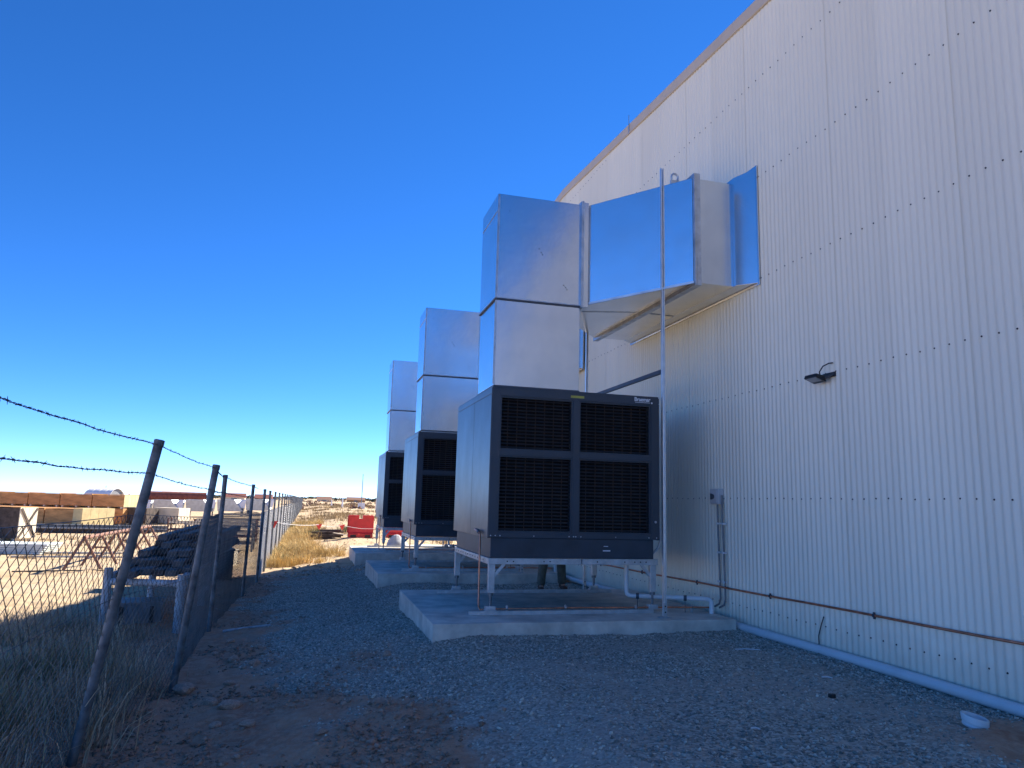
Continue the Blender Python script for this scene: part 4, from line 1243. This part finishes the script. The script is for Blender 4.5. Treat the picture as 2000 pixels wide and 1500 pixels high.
# arched white shed
ax, ay = -50.2, 208
z = float(base_z(np.array([ax]), np.array([ay]))[0])
hs_ = thing('arched_shed', 'white arched hoop shed behind the brown crates', 'shed', (ax, ay, z))
rad, ln = 2.6, 7.6
ang0 = math.radians(-28)
ux = Vector((math.cos(ang0), math.sin(ang0), 0)); uy = Vector((-ux.y, ux.x, 0))
mb = MB()
n_ = 14
rows = 8
cpos = Vector((ax, ay, z + 1.55))
vs, fs = [], []
for i in range(rows + 1):
    for k in range(n_ + 1):
        a = math.pi * k / n_
        rr = rad * (1 + .02 * (i % 2))
        p = cpos + ux * (-ln / 2 + ln * i / rows) + uy * (rr * math.cos(a)) + Vector((0, 0, rr * math.sin(a)))
        vs.append(p)
for i in range(rows):
    for k in range(n_):
        q = i * (n_ + 1) + k
        fs.append((q, q + 1, q + n_ + 2, q + n_ + 1))
mb.add(vs, fs); mb.build('roof', M['white_shed'], hs_)
mb = MB()
e = [cpos + ux * (ln / 2 - .3) + uy * (rad * .96 * math.cos(math.pi * k / n_)) + Vector((0, 0, rad * .96 * math.sin(math.pi * k / n_))) for k in range(n_ + 1)]
mb.add(e, [tuple(range(n_ + 1))]); mb.build('end_panel', M['steel_grey'], hs_)
for i in range(rows + 1):
    mb = MB()
    mb.tube([cpos + ux * (-ln / 2 + ln * i / rows) + uy * (rad * 1.01 * math.cos(math.pi * k / n_)) + Vector((0, 0, rad * 1.01 * math.sin(math.pi * k / n_))) for k in range(n_ + 1)], .05, 5)
    mb.build('rib', M['white_shed'], hs_)
mb = MB()
for s in (-1, 1):
    a = cpos + uy * (rad * s); mb.bar(a - ux * ln / 2 - Vector((0, 0, .8)), a + ux * ln / 2 - Vector((0, 0, .8)), .12, 1.6)
mb.build('side_wall', M['white_shed'], hs_)

# ------------------------------------------------------------------ storage yard behind the fence
def rot_frame(x, y, ang):
    u = Vector((math.cos(ang), math.sin(ang), 0)); v = Vector((-u.y, u.x, 0))
    def P(a, b, z): return Vector((x, y, 0)) + u * a + v * b + Vector((0, 0, z))
    return P
def crate(x, y, zb, w, dpt, h, ang, body, lab, endm=None, brace=False, grp='timber crates in the yard', open_front=False):
    t = thing('timber_crate', lab, 'crate', (x, y, zb), grp)
    P_ = rot_frame(x, y, ang)
    mb = MB()
    i = .03
    mb.hexa([P_(i, i, zb + .12), P_(w - i, i, zb + .12), P_(w - i, dpt - i, zb + .12), P_(i, dpt - i, zb + .12)], [P_(i, i, zb + h - i), P_(w - i, i, zb + h - i), P_(w - i, dpt - i, zb + h - i), P_(i, dpt - i, zb + h - i)])
    mb.build('inner_box', M['timber_dark'] if open_front else body, t)  # open crate is solid here; its dark colour stands for shade inside
    nb = 4
    fm = body
    if not open_front:
        for k in range(nb):
            za, zz = zb + .12 + (h - .14) * k / nb + .008, zb + .12 + (h - .14) * (k + 1) / nb - .008
            mb = MB(); mb.hexa([P_(0, 0, za), P_(w, 0, za), P_(w, i, za), P_(0, i, za)], [P_(0, 0, zz), P_(w, 0, zz), P_(w, i, zz), P_(0, i, zz)]); mb.build('plank', fm, t)
    em = endm or body
    for k in range(nb):
        ya, yb_ = dpt * k / nb + .008, dpt * (k + 1) / nb - .008
        mb = MB(); mb.hexa([P_(w - i + .002, ya, zb + .12), P_(w + .012, ya, zb + .12), P_(w + .012, yb_, zb + .12), P_(w - i + .002, yb_, zb + .12)], [P_(w - i + .002, ya, zb + h), P_(w + .012, ya, zb + h), P_(w + .012, yb_, zb + h), P_(w - i + .002, yb_, zb + h)])
        mb.build('end_plank', em, t)
    if brace:
        mb = MB(); mb.bar(P_(w + .03, .05, zb + .15), P_(w + .03, dpt - .05, zb + h - .05), .02, .10); mb.bar(P_(w + .05, dpt - .05, zb + .15), P_(w + .05, .05, zb + h - .05), .02, .10)
        mb.build('cross_brace', M['timber_dark'], t)
    for a_ in (.15, w / 2, w - .25):
        mb = MB(); mb.hexa([P_(a_, .0, zb), P_(a_ + .12, 0, zb), P_(a_ + .12, dpt, zb), P_(a_, dpt, zb)], [P_(a_, 0, zb + .115), P_(a_ + .12, 0, zb + .115), P_(a_ + .12, dpt, zb + .115), P_(a_, dpt, zb + .115)]); mb.build('skid', M['timber_white'], t)
    mb = MB(); mb.hexa([P_(0, 0, zb + h + .002), P_(w, 0, zb + h + .002), P_(w, dpt, zb + h + .002), P_(0, dpt, zb + h + .002)], [P_(0, 0, zb + h + .03), P_(w, 0, zb + h + .03), P_(w, dpt, zb + h + .03), P_(0, dpt, zb + h + .03)]); mb.build('lid', body, t)
    return t
A = math.radians(-22)
u = Vector((math.cos(A), math.sin(A), 0))
zy = gz1(-15.5, 58.5)
# lower row, its right end crate yellow; upper row standing on a second row behind
org = Vector((-15.75, 58.6, 0))
names_low = ['brown plank crate of the lower row, next to the yellow one', 'brown plank crate with reddish stains in the lower row', 'brown plank crate of the lower row behind the open box', 'brown plank crate at the left edge of the lower row']
for k in range(4):
    p = org - u * (2.45 * (k + 1) + .07 * k)
    crate(p.x, p.y, zy, 2.42, 1.9, 1.22, A, M['timber_brown'], names_low[k])
crate(org.x - .1, org.y - .5, zy - .06, .9, 2.55, 1.34, math.radians(-38), M['timber_pale'], 'pale yellow plywood crate at the right end of the brown crates', M['timber_pale'])
back = Vector((-13.55, 62.2, 0))
names_up = ['upper brown crate with a pale end at the right of the top row', 'second brown crate from the right end of the top row', 'third brown crate from the right end of the top row', 'brown crate near the left edge of the top row', 'brown crate cut by the left edge of the top row']
for k in range(5):
    p = back - u * (2.68 * (k + 1))
    crate(p.x, p.y, zy - .02, 2.6, 1.8, 1.24, A, M['timber_brown'], ['lower back row crate under the one with the pale end', 'second lower crate from the right in the back row', 'third lower crate from the right in the back row', 'fourth lower crate from the right in the back row', 'leftmost lower crate of the back row'][k], grp='timber crates in the back row')
    crate(p.x, p.y, zy + 1.255, 2.6, 1.8, 1.02, A, M['timber_brown'], names_up[k], M['timber_pale'] if k == 0 else None, False, 'timber crates in the top row')
crate(-14.75, 40.2, gz1(-14.0, 40.5), 1.9, 1.1, 1.55, A, M['timber_brown'], 'open dark box with pale cross braced end nearest the left edge', M['timber_white'], True, 'timber crates in the yard', True)
crate(-13.6, 62.8, gz1(-13, 63), 1.75, 1.6, 1.25, A, M['timber_dark'], 'dark brown crate right of the yellow crate')
crate(-11.85, 64.0, gz1(-11.5, 64), 2.15, 1.6, 1.25, A, M['timber_white'], 'pale wooden crate partly behind the leaning fence post')
# long steel beams on bearers in front of the crates
for k, (y, z, xa, xb, hh, m, lab) in enumerate(((50.5, -.13, -20, -8.4, .30, 'steel_grey', 'upper long grey steel beam lying in front of the crates'), (49.6, -.22, -18.0, -8.2, .16, 'steel_grey', 'lower thin steel beam lying in front of the crates'), (48.6, -.28, -19, -9.0, .26, 'timber_dark', 'dark beam on the ground below the steel beams'))):
    g_ = gz1(-13, y) + .75
    t = thing('steel_beam', lab, 'beam', (-13, y, g_ - .7), 'long beams stored in the yard')
    mb = MB(); zc = g_ - .7 + z + .36
    mb.box(xa, xb, y - .15, y + .15, zc + hh / 2 - .03, zc + hh / 2); mb.box(xa, xb, y - .15, y + .15, zc - hh / 2, zc - hh / 2 + .03); mb.box(xa, xb, y - .02, y + .02, zc - hh / 2 + .031, zc + hh / 2 - .031)
    mb.build('profile', M[m], t)
    mb = MB()
    for xx in (-17, -14.5, -12, -9.5): mb.box(xx, xx + .2, y - .3, y + .3, gz1(xx, y) - .05, zc - hh / 2 - .002)
    mb.build('bearer', M['timber_dark'], t)
# pale sheet stack at left
for k in range(5):
    mb = MB(); g_ = gz1(-10.5, 31)
    P_ = rot_frame(-13.2 + .05 * k, 31.2, math.radians(-6))
    za = g_ + .03 + .075 * k
    mb.hexa([P_(0, 0, za), P_(3.9, 0, za), P_(3.9, 1.3, za), P_(0, 1.3, za)], [P_(0, 0, za + .06), P_(3.9, 0, za + .06), P_(3.9, 1.3, za + .06), P_(0, 1.3, za + .06)])
    labs = ['lowest', 'second lowest', 'middle', 'second highest', 'topmost']
    tag(mb.build('wall_panel', M['sheet_pale']), labs[k] + ' pale green panel of the flat stack by the left edge', 'panel', 'pale panels in the stack')
stick((-9.8, 29.5), (-4.9, 27.6), .04, 'long thin pale pole lying on the sand behind the trestle', 'timber_white', 'pole', 'loose_pole')
stick((-9.6, 31.2), (-6.4, 30.1), .05, 'pale plank lying on the sand behind the pole', 'timber_white', 'plank', 'loose_plank')
stick((-7.9, 24.0), (-5.4, 23.8), .02, 'thin dark rod lying at the foot of the rusty trestle', 'timber_dark', 'rod', 'loose_rod')

# rusty A-frame trestle
tr_ = thing('rusty_trestle', 'long rusty A-frame pipe trestle standing on the sunlit sand', 'trestle', (-6.1, 23.8, -.5))
pa, pb = Vector((-6.16, 23.9, .28)), Vector((-6.25, 33.5, .25))
mb = MB(); mb.tube([pa, pb], .055, 10); mb.build('ridge_pipe', M['rust'], tr_, smooth=40)
for k in range(6):
    t = k / 5 if k else 0.004
    p = pa.lerp(pb, t)
    for s in (-1, 1):
        fx, fy = p.x + s * .50, p.y + .1
        mb = MB(); mb.tube([(p.x + s * .02, p.y, p.z - .03), (fx, fy, gz1(fx, fy) - .02)], .042, 8); mb.build('leg', M['rust'], tr_, smooth=40)
    mb = MB(); mb.tube([(p.x - .27, p.y + .05, (p.z - .5) / 2), (p.x + .27, p.y + .05, (p.z - .5) / 2)], .03, 6)
    if k in (1, 3): mb.build('cross_bar', M['rust'], tr_)

# galvanised hoppers
hop_x = [(-17.0, 83.2), (-14.0, 83.5), (-11.0, 83.9), (-8.0, 84.2), (-5.2, 84.4)]
hl = ['galvanised hopper farthest left, beside the leaning first post', 'galvanised hopper second from the left', 'galvanised hopper in the middle of the row', 'galvanised hopper behind the second post', 'galvanised hopper nearest the fence']
for (x, y), lab in zip(hop_x, hl):
    z = gz1(x, y)
    t = thing('galvanised_hopper', lab, 'hopper', (x, y, z), 'galvanised hoppers in the yard')
    w, dpt = 2.5, 2.0
    mb = MB()
    mb.hexa([(x - w / 2, y - dpt / 2, z + .55), (x + w / 2, y - dpt / 2, z + .55), (x + w / 2, y + dpt / 2, z + .55), (x - w / 2, y + dpt / 2, z + .55)],
            [(x - w / 2 - .1, y - dpt / 2 - .1, z + 1.75), (x + w / 2 - .9, y - dpt / 2 - .1, z + 1.75), (x + w / 2 + .1, y + dpt / 2 + .1, z + 1.75), (x - w / 2 - .1, y + dpt / 2 + .1, z + 1.75)])
    mb.build('body', M['hopper'], t)
    mb = MB(); mb.hexa([(x + w / 2 - .9, y - .75, z + .9), (x + w / 2 + .15, y - .95, z + .9), (x + w / 2 + .15, y - .9, z + .9), (x + w / 2 - .9, y - .7, z + .9)], [(x + w / 2 - .2, y - .75, z + 1.8), (x + w / 2 + .3, y - .95, z + 1.8), (x + w / 2 + .3, y - .9, z + 1.8), (x + w / 2 - .2, y - .7, z + 1.8)])
    mb.build('sunlit_side', M['white_shed'], t)  # white plate paints the sunlit sloped side of the hopper
    for sx in (-1, 1):
        for sy in (-1, 1):
            mb = MB(); mb.box(x + sx * 1.1 - .06, x + sx * 1.1 + .06, y + sy * .85 - .06, y + sy * .85 + .06, z - .05, z + .548); mb.build('leg', M['steel_grey'], t)
# long rusty tank on cradles
lt = thing('rusty_tank', 'long rust red pipe section lying on cradles at the back of the yard', 'tank', (-21, 112, -1))
z = gz1(-21, 112)
mb = MB(); mb.tube([(-21.6, 112, z + 2.1), (-14.2, 113, z + 2.1)], .62, 18); mb.build('shell', M['rust_red'], lt, smooth=40)
for xx in (-20.6, -17.9, -15.2):
    mb = MB(); mb.box(xx - .2, xx + .2, 111.9, 113.1, z - .2, z + 1.6); mb.build('cradle', M['steel_grey'], lt)

# pipe rack with a pile of timbers, just behind the fence
pr_ = thing('pipe_rack', 'weathered white pipe rack behind the fence holding dark timbers', 'rack', (-2.3, 12, -.35))
for (x, y, zt) in ((-2.72, 11.98, .52), (-1.68, 11.6, .46), (-2.6, 14.6, .5), (-1.75, 14.5, .5), (-2.0, 17.2, .5)):
    mb = MB(); mb.tube([(x, y, gz1(x, y) - .15), (x, y, zt)], .062, 12); mb.build('upright', M['white_pipe'], pr_, smooth=40)
for (p, q) in (((-2.66, 11.97, .33), (-1.62, 11.62, .33)), ((-2.66, 14.6, .33), (-1.7, 14.5, .33)), ((-2.7, 12.0, .40), (-2.58, 14.6, .40)), ((-1.68, 11.7, .40), (-1.78, 17.2, .40))):
    mb = MB(); mb.tube([p, q], .052, 10); mb.build('crossbar', M['white_pipe'], pr_, smooth=40)
k = 0
for layer in range(5):
    nbm = 6 - layer // 2
    for j in range(nbm):
        x = -2.62 + (j + .5) * .98 / nbm + random.uniform(-.04, .04) + layer * .04
        za = .46 + layer * .098 + random.uniform(-.01, .01)
        ya, yb_ = 11.6 + layer * .55 + random.uniform(0, .5), 17.5 + random.uniform(-.5, .9)
        mb = MB(); mb.bar((x, ya, za), (x + random.uniform(-.08, .12), yb_, za + random.uniform(.0, .03)), .15, .095)
        tag(mb.build('timber_beam', M['timber_grey' if (layer + j) % 3 else 'timber_dark'], None, bevel=.006, segs=1), 'dark weathered timber beam in the pile on the white pipe rack', 'timber', 'timber beams piled on the pipe rack')
# odds and ends between rack and fence
def junk_box(x, y, w, dpt, h, m, nm, lab, cat, ang=0., grp=None, zo=0.):
    z = gz1(x, y) - .02 + zo
    P_ = rot_frame(x, y, ang)
    t = thing(nm, lab, cat, (x, y, z), grp)
    mb = MB()
    w2, d2 = w / 2, dpt / 2
    mb.hexa([P_(-w2, -d2, z), P_(w2, -d2, z), P_(w2, d2, z), P_(-w2, d2, z)], [P_(-w2, -d2, z + h), P_(w2, -d2, z + h), P_(w2, d2, z + h), P_(-w2, d2, z + h)])
    mb.build('box_body', M[m], t, bevel=.015)
    for s in (-1, 1):
        mb = MB(); mb.bar(P_(s * w2 * .6, -d2 - .012, z + .03), P_(s * w2 * .6, -d2 - .012, z + h - .03), .05, .02, (0, 1, 0)); mb.build('cleat', M['timber_dark'], t)
    mb = MB(); mb.hexa([P_(-w2 - .02, -d2 - .02, z + h + .001), P_(w2 + .02, -d2 - .02, z + h + .001), P_(w2 + .02, d2 + .02, z + h + .001), P_(-w2 - .02, d2 + .02, z + h + .001)], [P_(-w2 - .02, -d2 - .02, z + h + .03), P_(w2 + .02, -d2 - .02, z + h + .03), P_(w2 + .02, d2 + .02, z + h + .03), P_(-w2 - .02, d2 + .02, z + h + .03)]); mb.build('lid', M[m], t)
    return t
junk_box(-2.45, 12.9, .7, .6, .30, 'steel_grey', 'tool_box', 'grey metal box on the ground under the pipe rack', 'box', .1)
junk_box(-2.2, 19.6, .9, .9, .75, 'timber_dark', 'storage_bin', 'dark bin standing in the sun edge behind the third post', 'bin', .2)
junk_box(-2.7, 24.0, 1.2, 1.0, .5, 'timber_white', 'storage_bin', 'pale box behind the fence among the steel racks', 'bin', -.2)
def rack(x, y, w, dpt, h, lab, m='steel_grey', ang=0.):
    z = gz1(x, y); t = thing('steel_rack', lab, 'rack', (x, y, z), 'steel racks in the yard')
    P_ = rot_frame(x, y, ang)
    for a in (0, w):
        for b in (0, dpt):
            mb = MB(); mb.bar(P_(a, b, z - .05), P_(a, b, z + h), .07); mb.build('upright', M[m], t)
    for zz in (.35, .75, 1.05):
        if zz > h: continue
        for b in (0, dpt):
            mb = MB(); mb.bar(P_(.036, b, z + zz), P_(w - .036, b, z + zz), .06, .08); mb.build('shelf_beam', M['timber_white' if zz > .7 else m], t)
        mb = MB(); mb.hexa([P_(.05, .05, z + zz + .042), P_(w - .05, .05, z + zz + .042), P_(w - .05, dpt - .05, z + zz + .042), P_(.05, dpt - .05, z + zz + .042)], [P_(.05, .05, z + zz + .06), P_(w - .05, .05, z + zz + .06), P_(w - .05, dpt - .05, z + zz + .06), P_(.05, dpt - .05, z + zz + .06)]); mb.build('shelf', M['timber_dark'], t)
    return t
rack(-4.4, 30, 2.4, .9, 1.1, 'steel shelf rack nearest the third fence post')
rack(-4.9, 36, 2.6, .9, 1.1, 'steel shelf rack behind the nearest one', 'rust')
rack(-7.5, 45, 3.0, .9, 1.0, 'rusty shelf rack between the trestle and the hoppers', 'rust')
rack(-5.2, 48, 3.0, .9, 1.1, 'steel shelf rack farthest back beside the fence')
for i in range(6):
    x, y = -2.3 + random.uniform(-.5, .5), 20.3 + random.uniform(-1.3, 1.3)
    o = bpy.data.objects.new('pale_stone', rocks[i % 6].copy()); o.data.materials[0] = M['sheet_white']; C.objects.link(o)
    s = random.uniform(.06, .12); o.location = (x, y, gz1(x, y) + s * .2); o.scale = (s, s, s)
    tag(o, 'small pale stone behind the fence at the edge of the sunlight', 'stone', 'pale stones behind the fence')
